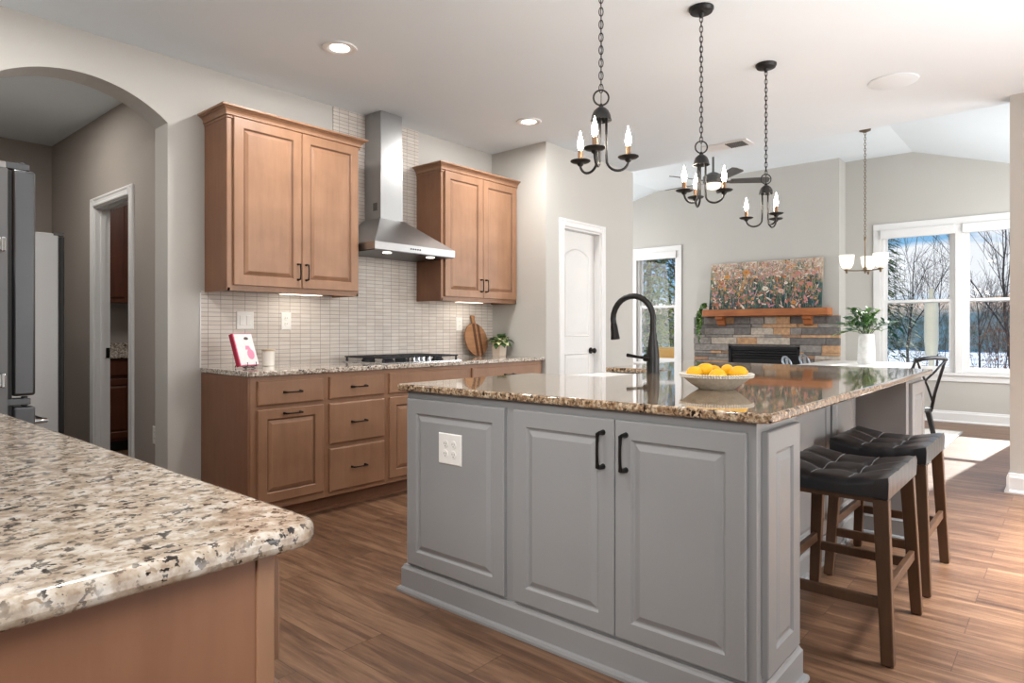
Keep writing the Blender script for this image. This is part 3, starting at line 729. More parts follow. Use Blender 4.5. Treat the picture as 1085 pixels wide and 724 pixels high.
# oven tower beyond the near counter and the fridge
o = thing('wall_oven', (-.195, 2.36, 0), 'tall oven unit whose chrome handles show at the left edge before the fridge', 'oven')
MB().box(-.195, .40, 2.36, 2.93, 0, 2.2).build('tall_cabinet', 'cab', o)
for z0, z1 in ((.45, 1.03), (1.06, 1.45)):
    m = MB(); m.box(.40, .43, 2.38, 2.91, z0, z1); d = m.build('oven_door', 'fire', o, bevel=.004)
    zh = 1.00 if z0 < 1 else 1.405
    h = MB()
    h.box(.43, .482, 2.40, 2.425, zh-.02, zh+.02); h.box(.43, .482, 2.865, 2.89, zh-.02, zh+.02); h.box(.474, .486, 2.395, 2.895, zh-.022, zh+.022)
    h.build('handle', 'chrome', d, bevel=.004)
o = thing('refrigerator', (.2, 2.95, 0), 'stainless steel refrigerator at the left edge, seen from its side', 'refrigerator')
MB().box(-.195, .605, 2.955, 3.86, .02, 1.745).build('cabinet_body', 'steelflat', o, bevel=.004)
MB().box(-.195, .600, 2.96, 3.855, 1.745, 1.768).build('top_cover', 'vent', o, bevel=.003)
m = MB(); m.box(.618, .690, 2.957, 3.405, .905, 1.745); m.box(.618, .690, 3.41, 3.858, .905, 1.745)
dd = m.build('fridge_door', 'steeld', o, bevel=.010, seg=3, smooth=True)
m = MB(); m.box(.618, .690, 2.957, 3.858, .42, .865); m.box(.618, .690, 2.957, 3.858, .06, .41); dr = m.build('freezer_drawer', 'steeld', o, bevel=.010, seg=3, smooth=True)
m = MB(); m.box(.605, .618, 2.965, 3.85, .08, 1.74); m.build('gasket', 'rubber', o)
m = MB()
m.box(.60, .675, 2.975, 3.03, 1.748, 1.772); m.lathe((.655, 3.0, 1.75), [(.013, 0), (.013, .03)], 12); m.build('top_hinge', 'steeld', o, bevel=.003)
m = MB(); m.box(.60, .675, 2.960, 3.02, .872, .895); m.lathe((.66, 2.985, .866), [(.011, 0), (.011, .036)], 12); m.build('middle_hinge', 'steeld', o, bevel=.002)
for yy in (3.36, 3.455):
    h = MB(); h.tube([(.69, yy, 1.10), (.735, yy, 1.12), (.735, yy, 1.66), (.69, yy, 1.68)], .010, 8); h.build('handle', 'chrome', dd, smooth=True)
h = MB(); h.tube([(.69, 3.0, .80), (.735, 3.02, .80), (.735, 3.80, .80), (.69, 3.82, .80)], .010, 8); h.build('handle', 'chrome', dr, smooth=True)

# hall appliance
o = thing('refrigerator', (.9, 5.2, 0), 'pale grey upright freezer standing in the hall beyond the arch', 'refrigerator')
MB().box(.42, 1.262, 4.90, 5.66, .02, 1.765).build('cabinet_body', 'fridgewhite', o, bevel=.006)
MB().box(1.262, 1.272, 4.905, 5.655, .05, 1.74).build('gasket', 'rubber', o)
MB().box(1.272, 1.295, 4.90, 5.66, .05, 1.745).build('freezer_door', 'rubber', o, bevel=.004)
MB().box(1.235, 1.29, 4.895, 4.93, 1.752, 1.772).build('top_hinge', 'slot', o)

# laundry cabinets glimpsed through the hall door
o = thing('base_cabinet', (2.4, 7.0, 0), 'dark cherry base cabinet seen through the hall doorway', 'cabinet')
MB().box(1.87, 3.45, 6.84, 7.41, .10, .882).build('cabinet_body', 'cherry', o)
MB().box(1.87, 3.45, 6.90, 7.41, 0, .10).build('toe_kick', 'rubber', o)
for x0 in (1.9, 2.42, 2.94):
    m = MB(); slabfront(m, PY(6.84), x0, x0+.48, .72, .865); m.build('drawer_front', 'cherry', o)
    m = MB(); raised(m, PY(6.84), x0, x0+.48, .13, .69); m.build('cabinet_door', 'cherry', o)
roundslab('granite_countertop', [(1.87, 6.80), (3.46, 6.80), (3.46, 7.41), (1.87, 7.41)], .884, .914, 'gran3', 'granite counter on the dark cherry cabinet through the hall doorway', .006)
tag(MB().box(1.87, 3.46, 7.395, 7.418, .914, 1.02).build('splash_strip', 'gran3'), 'low granite upstand behind the counter through the hall doorway', 'upstand')
o = thing('wall_cabinet', (2.4, 7.2, 1.42), 'dark cherry wall cabinet seen through the hall doorway', 'cabinet')
MB().box(1.87, 3.45, 7.10, 7.41, 1.425, 2.45).build('cabinet_body', 'cherry', o)
for x0 in (1.9, 2.42, 2.94):
    m = MB(); slabfront(m, PY(7.10), x0, x0+.48, 1.47, 2.42); m.build('cabinet_door', 'cherry', o)
light('hall_lamp', 'AREA', (1.0, 5.4, 2.78), 12, (1, .95, .88), .5, .5, direction=(0, 0, -1))  # area light added to brighten the hall, no fixture behind it
light('laundry_lamp', 'AREA', (2.5, 5.8, 2.78), 12, (1, .95, .88), .5, .5, direction=(0, 0, -1))  # likewise added, brightens the room past the hall door

# ================================================================ plates and outlets on walls
def outlet(x, z, w_, h_, label, kinds, plane='Y', pos=YW-.008, name='wall_outlet'):
    fn = PY(pos) if plane == 'Y' else PX(pos)
    org = fn(x, z, 0)
    o = thing(name, org, label, 'outlet' if 'outlet' in name else 'switch')
    m = MB(); r = rect(x-w_/2, x+w_/2, z-h_/2, z+h_/2)
    m.rings(fn, [(r, 0), (r, .003), (rect(x-w_/2, x+w_/2, z-h_/2, z+h_/2, .004), .006)], fill_first=True); m.build('plate', 'plate', o)
    for dx, kd in kinds:
        if kd == 'switch':
            s_ = MB(); rr = rect(x+dx-.016, x+dx+.016, z-.033, z+.033); s_.rings(fn, [(rr, .006), (rect(x+dx-.016, x+dx+.016, z-.033, z+.033, .002), .009)]); s_.build('rocker', 'plate', o)
        else:
            for dz in (-.02, .02):
                s_ = MB(); s_.rings(fn, [([(x+dx+.015*cos(a), z+dz+.0155*sin(a)) for a in [2*pi*k/14 for k in range(14)]], .006), ([(x+dx+.014*cos(a), z+dz+.0145*sin(a)) for a in [2*pi*k/14 for k in range(14)]], .0075)])
                for q in (-.006, .006): s_.prism(fn, rect(x+dx+q-.001, x+dx+q+.001, z+dz-.002, z+dz+.006), .0074, .0079, 1)
                s_.build('socket', ['plate', 'slot'], o)
    return o
outlet(2.118, 1.215, .118, .118, 'white double rocker switch plate on the backsplash above the pink photo book', [(-.023, 'switch'), (.023, 'switch')], name='wall_switch')
outlet(2.415, 1.213, .075, .120, 'white outlet plate on the backsplash under the left wall cabinet', [(0, 'outlet')])
outlet(4.105, 1.205, .075, .120, 'white outlet plate on the backsplash left of the round cutting board', [(0, 'outlet')])
outlet(4.62, .45, .075, .120, 'white outlet plate low on the hall wall beside the arch', [(0, 'outlet')], 'X', HX)
outlet(2.12, 1.16, .12, .12, 'white plate on the far wall behind the vase foliage', [(-.023, 'switch'), (.023, 'switch')], 'X', FX, 'wall_switch')

# ================================================================ items on the back counter
TZ = .914
# photo book on easel
ox, oy = 1.915, 3.80
o = thing('photo_book', (ox, oy, TZ), 'pink photo book with a pale portrait, upright on a small black easel', 'book')
lean = radians(20); rot = radians(14)
def loc_(a, d, z):   # a along width, d depth (away from viewer), z up along leaning face
    y = d*cos(lean)+z*sin(lean); zz = z*cos(lean)-d*sin(lean)
    return (ox+a*cos(rot)-y*sin(rot), oy+a*sin(rot)+y*cos(rot), TZ+.022+zz)
fnb = lambda a, b_, d: loc_(a, -d, b_)
m = MB(); m.prism(fnb, rect(-.005, .135, 0, .205), -.028, -.002); m.build('cover', 'pink', o)
m = MB(); m.prism(fnb, rect(-.012, -.005, -.001, .206), -.030, 0.0); m.build('spine', 'crimson', o)
m = MB(); m.prism(fnb, rect(0, .132, .004, .201), -.002, .0005); m.build('portrait_print', 'photo', o)
def disc(a, b_, ra, rb, n=16): return [(a+ra*cos(2*pi*k/n), b_+rb*sin(2*pi*k/n)) for k in range(n)]
m = MB(); m.prism(fnb, disc(.075, .150, .016, .022), .0005, .0012, 0); m.prism(fnb, [(.05, .03), (.062, .115), (.092, .115), (.105, .03)], .0005, .001, 0)
m.prism(fnb, disc(.082, .172, .017, .010), .0012, .0018, 2); m.prism(fnb, disc(.09, .07, .026, .034), .0012, .0018, 1); m.prism(fnb, [(.058, .10), (.064, .125), (.088, .125), (.10, .10)], .0012, .0016, 1)
m.build('portrait_figure', ['skin', 'pink', 'hair'], o)
m = MB()
for a in (.035, .10): m.tube([loc_(a, .03, .13), loc_(a, .03, -.004), loc_(a, -.014, -.008), loc_(a, -.016, .014)], .0025, 6)
m.tube([loc_(.035, .03, -.004), loc_(.10, .03, -.004)], .0025, 6)
m.tube([loc_(.067, .03, .13), loc_(.035, .03, .13), loc_(.10, .03, .13)], .0025, 6)
q = Vector(loc_(.067, .03, .12)); m.tube([q, (q.x-.012, q.y+.07, TZ+.003)], .0025, 6)
q = Vector(loc_(.035, -.0, -.01)); m.tube([loc_(.035, .03, -.004), (q.x, q.y, TZ+.0025)], .0025, 6)
q = Vector(loc_(.10, -.0, -.01)); m.tube([loc_(.10, .03, -.004), (q.x, q.y, TZ+.0025)], .0025, 6)
m.build('easel_stand', 'black', o)

o = thing('candle_jar', (2.215, 4.03, TZ), 'pale glass candle jar with a wooden lid beside the photo book', 'candle')
m = MB(); m.lathe((2.215, 4.03, TZ), [(.036, 0), (.040, .004), (.041, .096), (.038, .098)], 24); m.build('jar', 'candle', o, smooth=True)
m = MB(); m.lathe((2.215, 4.03, TZ+.098), [(.042, 0), (.043, .003), (.043, .011), (.040, .013)], 24); m.build('lid', 'candlewax', o, smooth=True)

# cutting board leaning on the tile
bx_, by_ = 4.262, 4.07
o = thing('cutting_board', (bx_, by_, TZ), 'round striped wooden cutting board with a handle, leaning on the tile', 'cutting board')
ln = radians(12.5); fb = lambda a, b_, d: (bx_+a*.99, by_+b_*sin(ln)-d*cos(ln), TZ+.003+b_*cos(ln)+d*sin(ln)*0)
def circ(r0, extra, x0=None, x1=None):
    pts = []
    for k in range(40):
        a = -pi/2+2*pi*k/40; pts.append((r0*cos(a), r0*1.06+r0*1.06*sin(a)))
    return pts
r0 = .142
def clipstrip(x0, x1, d0, d1, mi, m):
    n = 10; lo = []; hi = []
    for k in range(n+1):
        x = x0+(x1-x0)*k/n; s_ = math.sqrt(max(0, r0*r0-x*x))*1.06; lo.append((x, r0*1.06-s_)); hi.append((x, r0*1.06+s_))
    m.prism(fb, lo+hi[::-1], d0, d1, mi)
m = MB(); xs = [-.1415, -.062, -.030, .004, .03, .062, .1415]
for i in range(6): clipstrip(xs[i], xs[i+1], 0, .016, [0, 0, 1, 0, 1, 0][i], m)
m.build('board_disc', ['board', 'boardd'], o)
m = MB(); m.prism(fb, [(-.019, r0*2.1), (.019, r0*2.1), (.016, r0*2.1+.045), (.023, r0*2.1+.062), (.018, r0*2.1+.078), (-.018, r0*2.1+.078), (-.023, r0*2.1+.062), (-.016, r0*2.1+.045)], 0, .016); m.build('board_handle', 'board', o)

def leaf(mb, base, d, L_, w_, droop=.3, mi=0, n=5, fold=.15):
    base = Vector(base); d = Vector(d).normalized(); side = d.cross(Vector((0, 0, 1)))
    if side.length < .05: side = Vector((1, 0, 0))
    side.normalize(); up = side.cross(d); v = []; f = []
    for k in range(n+1):
        t_ = k/n; p = base+d*L_*t_+Vector((0, 0, -droop*L_*t_*t_)); ww = w_*sin(pi*min(1, t_*.93+.05))**.8*(.5 if k == 0 else 1)
        v += [p-side*ww/2+up*fold*ww, p, p+side*ww/2+up*fold*ww]
    for k in range(n): a = k*3; f += [(a, a+1, a+4, a+3), (a+1, a+2, a+5, a+4)]
    mb.add(v, f, mi)
o = thing('potted_plant', (4.415, 3.95, TZ), 'small green and cream leafy plant in a white square pot on the back counter', 'plant')
m = MB(); m.rings(PZ(0), [(rect(4.372, 4.458, 3.907, 3.993), TZ), (rect(4.366, 4.464, 3.901, 3.999), TZ+.10), (rect(4.366, 4.464, 3.901, 3.999, .006), TZ+.10), (rect(4.366, 4.464, 3.901, 3.999, .008), TZ+.085)], fill_first=True); m.build('pot', 'pot', o, bevel=.003)
MB().box(4.374, 4.456, 3.909, 3.991, TZ+.08, TZ+.088).build('soil', 'soil', o)
m = MB(); rr = random.Random(3)
for k in range(64):
    a = rr.uniform(0, 2*pi); el = rr.uniform(-.1, 1.25); L_ = rr.uniform(.065, .11); R0 = rr.uniform(.01, .06)
    bpt = (4.415+R0*cos(a), 3.95+R0*sin(a), TZ+.10+rr.uniform(.0, .06)*(1-R0*6)+.015)
    leaf(m, bpt, (cos(a)*cos(el), sin(a)*cos(el), sin(el)), L_, L_*.62, .5, 0 if k % 3 else 1)
m.build('foliage', ['leafd', 'variegated'], o, smooth='all')

# ================================================================ bowl of lemons
bcx, bcy = 2.52, 1.085
o = thing('fruit_bowl', (bcx, bcy, TZ), 'beaded pale bowl of lemons on the island', 'bowl')
m = MB(); m.lathe((bcx, bcy, TZ), [(.066, 0), (.071, .003), (.100, .022), (.126, .043), (.137, .056), (.138, .060), (.133, .060), (.092, .030), (.05, .012), (.001, .010)], 40, cap1=False); m.build('bowl_body', 'bowl', o, smooth=True)
m = MB()
for rr_, zz, n_ in ((.141, .060, 84), (.139, .052, 84)):
    for k in range(n_):
        a = 2*pi*k/n_; m.lathe((bcx+rr_*cos(a), bcy+rr_*sin(a), TZ+zz), [(.001, -.0045), (.004, -.002), (.0045, 0), (.004, .002), (.001, .0045)], 6)
m.build('bead_rim', 'bead', o, smooth='all')
def lemon_mesh(c):
    m = MB(); c = Vector(c); prof = []
    for k in range(13):
        a = pi*k/12; r = .0275*sin(a)**.85; h = -cos(a)*.034
        if k in (0, 12): r = .002; h *= 1.12
        prof.append((r, h))
    m.lathe(c, prof, 18, axis='x'); return m
FW = Vector((cos(TH), sin(TH), 0)); RT = Vector((sin(TH), -cos(TH), 0))
lem = [(-.086, .0, .056, .3), (-.036, .026, .067, -.4), (.016, .072, .056, .9), (-.010, -.052, .048, .1), (.048, .012, .062, 1.3), (.074, -.046, .060, -.2)]
names = ['lemon lying furthest left in the beaded bowl', 'lemon riding highest in the pile, left of the bowl centre', 'lemon at the back of the bowl, mostly hidden between its neighbours',
         'lemon at the very front of the bowl, low behind the rim', 'lemon right of centre in the bowl, second highest', 'lemon lying furthest right in the bowl against the rim']
first = None
for (a, b_, zz, rz), nm in zip(lem, names):
    p = Vector((bcx, bcy, TZ+zz+.008))+RT*a+FW*b_
    if first is None:
        first = lemon_mesh(p).build('lemon', 'lemon', origin=p, smooth='all'); lo = first
    else:
        lo = first.copy(); COL.objects.link(lo); lo.location = p
    lo.rotation_euler = (0, rz*.3, rz-.8)
    tag(lo, nm, 'fruit', 'lemons in the beaded bowl')

# ================================================================ stools
def make_stool(cx, cy, label):
    o = thing('bar_stool', (cx, cy, 0), label, 'stool', 'leather bar stools at the island')
    hx, hy, zb, zs = .262, .193, .562, .622
    # saddle seat, tufted
    nx, ny = 24, 18; m = MB(); v = []; f = []
    def top(i, j):
        u = -1+2*i/nx; w_ = -1+2*j/ny
        z = zs+.030*abs(w_)**2.0
        for g in (-1/3, 1/3): z -= .006*math.exp(-((u-g)/.05)**2)*(1-.3*abs(w_)); z -= .006*math.exp(-((w_-g)/.06)**2)*(1-.3*abs(u))
        for gu in (-1/3, 1/3):
            for gw in (-1/3, 1/3): z -= .013*math.exp(-((u-gu)/.16)**2-((w_-gw)/.20)**2)
        e = max(abs(u), abs(w_)); z -= .010*max(0, (e-.86)/.14)**2
        return u, w_, z
    for i in range(nx+1):
        for j in range(ny+1):
            u, w_, z = top(i, j); e = max(abs(u), abs(w_)); v.append((cx+u*hx, cy+w_*hy, z))
    idx = lambda i, j: i*(ny+1)+j
    for i in range(nx):
        for j in range(ny): f.append((idx(i, j), idx(i+1, j), idx(i+1, j+1), idx(i, j+1)))
    edge = [(i, 0) for i in range(nx)]+[(nx, j) for j in range(ny)]+[(i, ny) for i in range(nx, 0, -1)]+[(0, j) for j in range(ny, 0, -1)]
    n = len(edge); o1 = len(v)
    for k_, (i, j) in enumerate(edge):
        u, w_, z = top(i, j); pk = 1.012+.006*sin(k_*1.9)
        v.append((cx+u*hx*pk, cy+w_*hy*pk, z-.018))
    for i, j in edge:
        u, w_, z = top(i, j); v.append((cx+u*hx*1.005, cy+w_*hy*1.005, zb+.004))
    for k_ in range(n):
        a, b_ = edge[k_], edge[(k_+1) % n]
        f.append((idx(*a), idx(*b_), o1+(k_+1) % n, o1+k_)); f.append((o1+k_, o1+(k_+1) % n, o1+n+(k_+1) % n, o1+n+k_))
    f.append(tuple(o1+n+k_ for k_ in range(n)))
    m.add(v, f); se = m.build('seat', 'leather', o, smooth=True, angle=60)
    # stitching
    m = MB()
    for g in (-1/3, 1/3):
        pts = []
        for j in range(1, ny): u, w_, z = top(0, j); zz = zs+.030*abs(w_)**2-.0058*(1-.3*abs(w_)); pts.append((cx+g*hx, cy+w_*hy, zz-.013*sum(math.exp(-((w_-gw)/.20)**2) for gw in (-1/3, 1/3))+.0015))
        m.tube(pts, .0012, 5)
        pts = []
        for i in range(1, nx):
            u = -1+2*i/nx; zz = zs+.030*(1/9)-.0058*(1-.3*abs(u)); pts.append((cx+u*hx, cy+g*hy, zz-.013*sum(math.exp(-((u-gu)/.16)**2) for gu in (-1/3, 1/3))+.0015))
        m.tube(pts, .0012, 5)
    m.build('stitching', 'stitch', se)
    m = MB(); m.box(cx-hx+.02, cx+hx-.02, cy-hy+.02, cy+hy-.02, .545, .563); m.build('apron_frame', 'stoolwood', o)
    L_ = {}
    for sx in (-1, 1):
        for sy in (-1, 1):
            t_ = Vector((cx+sx*(hx-.030), cy+sy*(hy-.026), .560)); b_ = Vector((cx+sx*(hx+.010), cy+sy*(hy+.002), 0.003)); L_[(sx, sy)] = (t_, b_)
            m = MB(); mid = t_*.25+b_*.75
            m.beam(t_, b_, .050, .040, .040, .034, up=(1, 0, 0)); lg = m.build('leg', 'stoolwood', o, bevel=.004)
            g = MB(); g.lathe((b_.x, b_.y, 0), [(.011, 0), (.011, .006)], 10); g.build('foot_glide', 'rubber', lg)
    def at(k_, z): t_, b_ = L_[k_]; s_ = (t_.z-z)/(t_.z-b_.z); return t_+(b_-t_)*s_
    for a, b_, z in (((-1, -1), (-1, 1), .205), ((1, -1), (1, 1), .205), ((-1, -1), (1, -1), .245), ((-1, 1), (1, 1), .245)):
        m = MB(); m.beam(at(a, z), at(b_, z), .020, .038); m.build('stretcher', 'stoolwood', o, bevel=.003)
    return o
s1 = make_stool(2.80, .672, 'black leather saddle stool nearest the camera, wooden legs, beside the grey island')
s2 = dup(s1, (3.565, .672, 0), 0, 'black leather saddle stool further along the island, behind the nearer one')

# ================================================================ chandeliers over the island
def chandelier(x, y, rot, label):
    o = thing('pendant_chandelier', (x, y, CH), label, 'chandelier', 'three-candle chandeliers over the island')
    m = MB(); m.lathe((x, y, CH), [(.063, -.001), (.063, -.010), (.058, -.016), (.056, -.022), (.015, -.030), (.008, -.05)], 28); m.build('canopy', 'bronze', o, smooth=True)
    m = MB(); z = CH-.045; i = 0; pitch = .026
    while z > 2.135:
        pts = []
        for k in range(12):
            a = 2*pi*k/12; u = .0085*cos(a); h = .0185*sin(a)
            pts.append((x+(u if i % 2 else 0)*cos(.6)+(0 if i % 2 else u)*sin(.6), y+(u if i % 2 else 0)*sin(.6)-(0 if i % 2 else u)*cos(.6), z-.012+h))
        m.tube(pts, .0021, 5, closed=True); z -= pitch; i += 1
    m.tube([(x+.002, y, CH-.04), (x-.003, y+.002, 2.6), (x+.003, y, 2.3), (x, y, 2.07)], .0016, 5)
    m.build('chain', 'black', o, smooth='all')
    m = MB(); pts = [(x+.031*cos(a)*sin(TH), y-.031*cos(a)*cos(TH), 2.096+.031*sin(a)) for a in [2*pi*k/24 for k in range(24)]]
    m.tube(pts, .0038, 8, closed=True); m.build('ring', 'bronze', o, smooth='all')
    m = MB(); m.lathe((x, y, 0), [(.004, 2.072), (.008, 2.066), (.010, 2.058), (.018, 2.053), (.030, 2.042), (.038, 2.025), (.041, 2.008), (.043, 2.003), (.040, 2.003), (.034, 2.020), (.004, 2.035)], 28, cap1=False)
    m.build('dome_cap', 'bronze', o, smooth=True)
    for k in range(3):
        a = rot+2*pi*k/3
        def q(r, z_): return Vector((x, y, z_))+(RT*cos(a)-FW*sin(a))*r
        m = MB(); pts = [q(.022, 2.02), q(.022, 1.93), q(.023, 1.86)]
        for j in range(1, 12):
            b_ = pi*j/12; pts.append(q(.0695-.0465*cos(b_), 1.845-.034*sin(b_)*1.25))
        pts += [q(.116, 1.845), q(.116, 1.850)]
        m.tube(pts, .0055, 8); arm = m.build('arm', 'bronze', o, smooth='all')
        c_ = q(.116, 0)
        m = MB(); m.lathe(c_, [(.006, 1.838), (.012, 1.843), (.015, 1.850), (.036, 1.855), (.043, 1.860), (.042, 1.863), (.010, 1.859)], 24); m.build('drip_cup', 'bronze', arm, smooth=True)
        m = MB(); m.lathe(c_, [(.0105, 1.858), (.0105, 1.903), (.008, 1.905)], 14); m.build('candle_sleeve', 'copper', arm, smooth=True)
        m = MB(); m.lathe(c_, [(.006, 1.904), (.010, 1.914), (.0125, 1.927), (.0115, 1.941), (.008, 1.957), (.0035, 1.973), (.001, 1.986)], 14); m.build('bulb', 'bulb', arm, smooth='all')
    return o
chandelier(2.245, 1.453, radians(-10), 'dark three-candle chandelier nearest the camera, hanging highest in the picture over the island')
chandelier(3.189, 1.453, radians(32), 'dark three-candle chandelier in the middle of the row over the island')
chandelier(4.128, 1.453, radians(81.4), 'dark three-candle chandelier furthest along the row over the island')

# recessed lights
def recessed(x, y, label):
    o = thing('recessed_light', (x, y, CH), label, 'light', 'recessed ceiling lights')
    m = MB(); m.lathe((x, y, CH), [(.100, -.0005), (.098, -.008), (.078, -.011), (.066, -.006), (.056, -.0015)], 32, cap0=False, cap1=False); m.build('trim_ring', 'white', o, smooth=True)
    m = MB(); m.lathe((x, y, CH), [(.058, -.0015), (.056, -.004)], 32); m.build('lens', 'lens', o)
    light('recessed_lamp', 'AREA', (x, y, CH-.02), 19, (1, .97, .93), .12, .12, direction=(0, 0, -1))
recessed(2.247, 3.271, 'lit recessed ceiling light in front of the left wall cabinet')
recessed(4.027, 3.285, 'lit recessed ceiling light in front of the right wall cabinet')
recessed(.62, 3.27, 'recessed ceiling light over the aisle before the arch, outside the frame')  # unseen extra fixture, added for more light in the aisle
recessed(.62, 1.45, 'recessed ceiling light above the near granite counter, outside the frame')  # another unseen fixture added for general light
m = MB(); m.lathe((4.96, .908, CH), [(.150, -.0005), (.149, -.005), (.140, -.009), (.001, -.010)], 40)
tag(m.build('ceiling_speaker', 'ceil', origin=(4.96, .908, CH), smooth=True), 'round white speaker cover flush in the kitchen ceiling', 'speaker')
o = thing('ceiling_vent', (5.70, 2.35, CH), 'white rectangular air vent in the ceiling near the family room', 'vent')
m = MB(); m.box(5.60, 5.80, 2.14, 2.56, CH-.010, CH-.0005); m.build('frame', 'white', o, bevel=.003)
for k in range(9):
    m = MB(); yy = 2.19+k*.018; m.obox((5.70, yy, CH-.011), (.08, 0, 0), (0, .006, -.004), (0, .0006, .001)); m.build('slat', 'slot' if True else 'vent', o)
o = thing('motion_sensor', (7.6, .02, 2.93), 'small white sensor on the sloped ceiling beside the right wall edge', 'sensor')

# ================================================================ FAMILY ROOM: fireplace
SX = 9.40
stone_m = [mat('ledgestone_%s' % nme, c_, .85, noise=(22, .22), bump=.8, bscale=35) for nme, c_ in
           (('grey', '#8f8a86'), ('dark', '#6f6b69'), ('tan', '#bd9774'), ('pale', '#b8aea2'), ('umber', '#a08068'))]
m = MB(); z = 0; rr = random.Random(11); row = 0
fb0, fb1, fbz = 2.845, 3.85, .915
while z < 1.345:
    h = min(rr.choice([.04, .055, .075, .10]), 1.352-z)
    y = 2.338+0
    while y < 4.392:
        w_ = rr.uniform(.12, .50); y2 = min(y+w_, 4.395)
        if 4.395-y2 < .08: y2 = 4.395
        segs = [(y, y2)]
        if z+h > .30 and z < fbz:
            segs = []
            if y < fb0: segs.append((y, min(y2, fb0)))
            if y2 > fb1: segs.append((max(y, fb1), y2))
        col = rr.choices([0, 1, 2, 3, 4], [5, 3, 3, 2, 2])[0]
        for a, b_ in segs:
            if b_-a > .015:
                d_ = rr.uniform(0, .022); m.box(SX-.012-d_, BX, a+.002, b_-.002, z+.002, z+h-.002, col)
        y = y2
    z += h
m.box(SX+.005, BX, 2.345, fb0-.002, 0, 1.35, 1); m.box(SX+.005, BX, fb1+.002, 4.385, 0, 1.35, 1); m.box(SX+.005, BX, fb0, fb1, fbz, 1.35, 1); m.box(SX+.005, BX, fb0, fb1, 0, .295, 1)
o = thing('fireplace', (BX, 3.35, 0), 'stacked grey and tan stone fireplace surround with a black gas insert', 'fireplace')
m.build('stone_veneer', stone_m, o, bevel=.004)
m = MB(); m.box(SX+.008, BX-.002, fb0, fb1, .30, fbz); m.build('firebox', 'fire', o)
m = MB()
for a, b_, c_, d_ in ((fb0, fb0+.035, .30, fbz), (fb1-.035, fb1, .30, fbz), (fb0, fb1, fbz-.03, fbz)): m.box(SX-.014, SX+.01, a, b_, c_, d_)
for k in range(4): m.obox((SX-.004, (fb0+fb1)/2, fbz-.055-k*.036), (.008, 0, -.008), (0, (fb1-fb0)/2-.04, 0), (.002, 0, .004))
m.box(SX-.010, SX+.008, fb0+.03, fb1-.03, .30, .44)
m.build('louvred_frame', 'cast', o, bevel=.002)
o = thing('mantel_shelf', (9.3, 3.3, 1.345), 'rustic brown timber mantel beam on two wooden corbels over the stone fireplace', 'mantel')
m = MB(); m.box(9.20, BX, 2.44, 4.18, 1.352, 1.452); m.build('beam', 'mantel', o, bevel=.008)
for yy in (3.94, 2.72):
    m = MB(); m.prism(lambda a, b_, d: (a, d, b_), [(SX-.034, 1.352), (9.24, 1.352), (9.24, 1.31), (9.29, 1.29), (9.31, 1.23), (SX-.034, 1.21)], yy-.055, yy+.055); m.build('corbel', 'mantel', o, bevel=.005)
# painting
pm = bpy.data.materials.new('meadow_paint'); pm.use_nodes = True; n, l, b = nodes(pm)
t = n.new('ShaderNodeTexCoord'); sp = n.new('ShaderNodeSeparateXYZ'); l(t.outputs['Object'], sp.inputs[0])
z1_ = n.new('ShaderNodeTexNoise'); z1_.inputs['Scale'].default_value = 7; z1_.inputs['Detail'].default_value = 8; z1_.inputs['Roughness'].default_value = .75; l(t.outputs['Object'], z1_.inputs['Vector'])
ma = n.new('ShaderNodeMath'); ma.operation = 'MULTIPLY_ADD'; ma.inputs[1].default_value = .45; l(sp.outputs['Z'], ma.inputs[0]); l(z1_.outputs['Fac'], ma.inputs[2])
r = ramp(n, [(.42, '#1c3a3e'), (.56, '#3f5f58'), (.66, '#7b7d66'), (.76, '#b39c88'), (.90, '#d6cdbd')]); l(ma.outputs[0], r.inputs[0]); l(r.outputs[0], b.inputs['Base Color']); b.inputs['Roughness'].default_value = .7
M['meadow'] = pm
o = thing('canvas_painting', (9.33, 3.33, 1.452), 'unframed wildflower meadow canvas leaning above the mantel', 'painting')
Yl, Yr = 4.115, 2.545; tl = .09; Hh = .685
def fc(a, b_, d):
    a = min(max(a, Yr+.001), Yl-.001) if abs(d) < .01 and d != 0 else a; b_ = min(max(b_, .001), Hh-.001) if abs(d) < .01 and d != 0 else b_
    return (9.30+tl*b_/Hh-d, a, 1.4525+b_)
m = MB(); m.prism(fc, rect(Yr, Yl, .0, Hh), -.035, 0); m.build('canvas', 'meadow', o)
fl = ['#c48480', '#d3b5a4', '#cf9148', '#a9664a', '#e3ddcf', '#27494b', '#48664a', '#6f8799', '#6e4d42', '#8d8c68', '#b58390', '#1b3338']
fm = [mat('paint_daub_%s' % k_, c_, .6) for k_, c_ in zip(['rose', 'blush', 'amber', 'rust', 'ivory', 'teal', 'green', 'blue', 'umber', 'sage', 'mauve', 'deep'], fl)]
m = MB(); rr = random.Random(5)
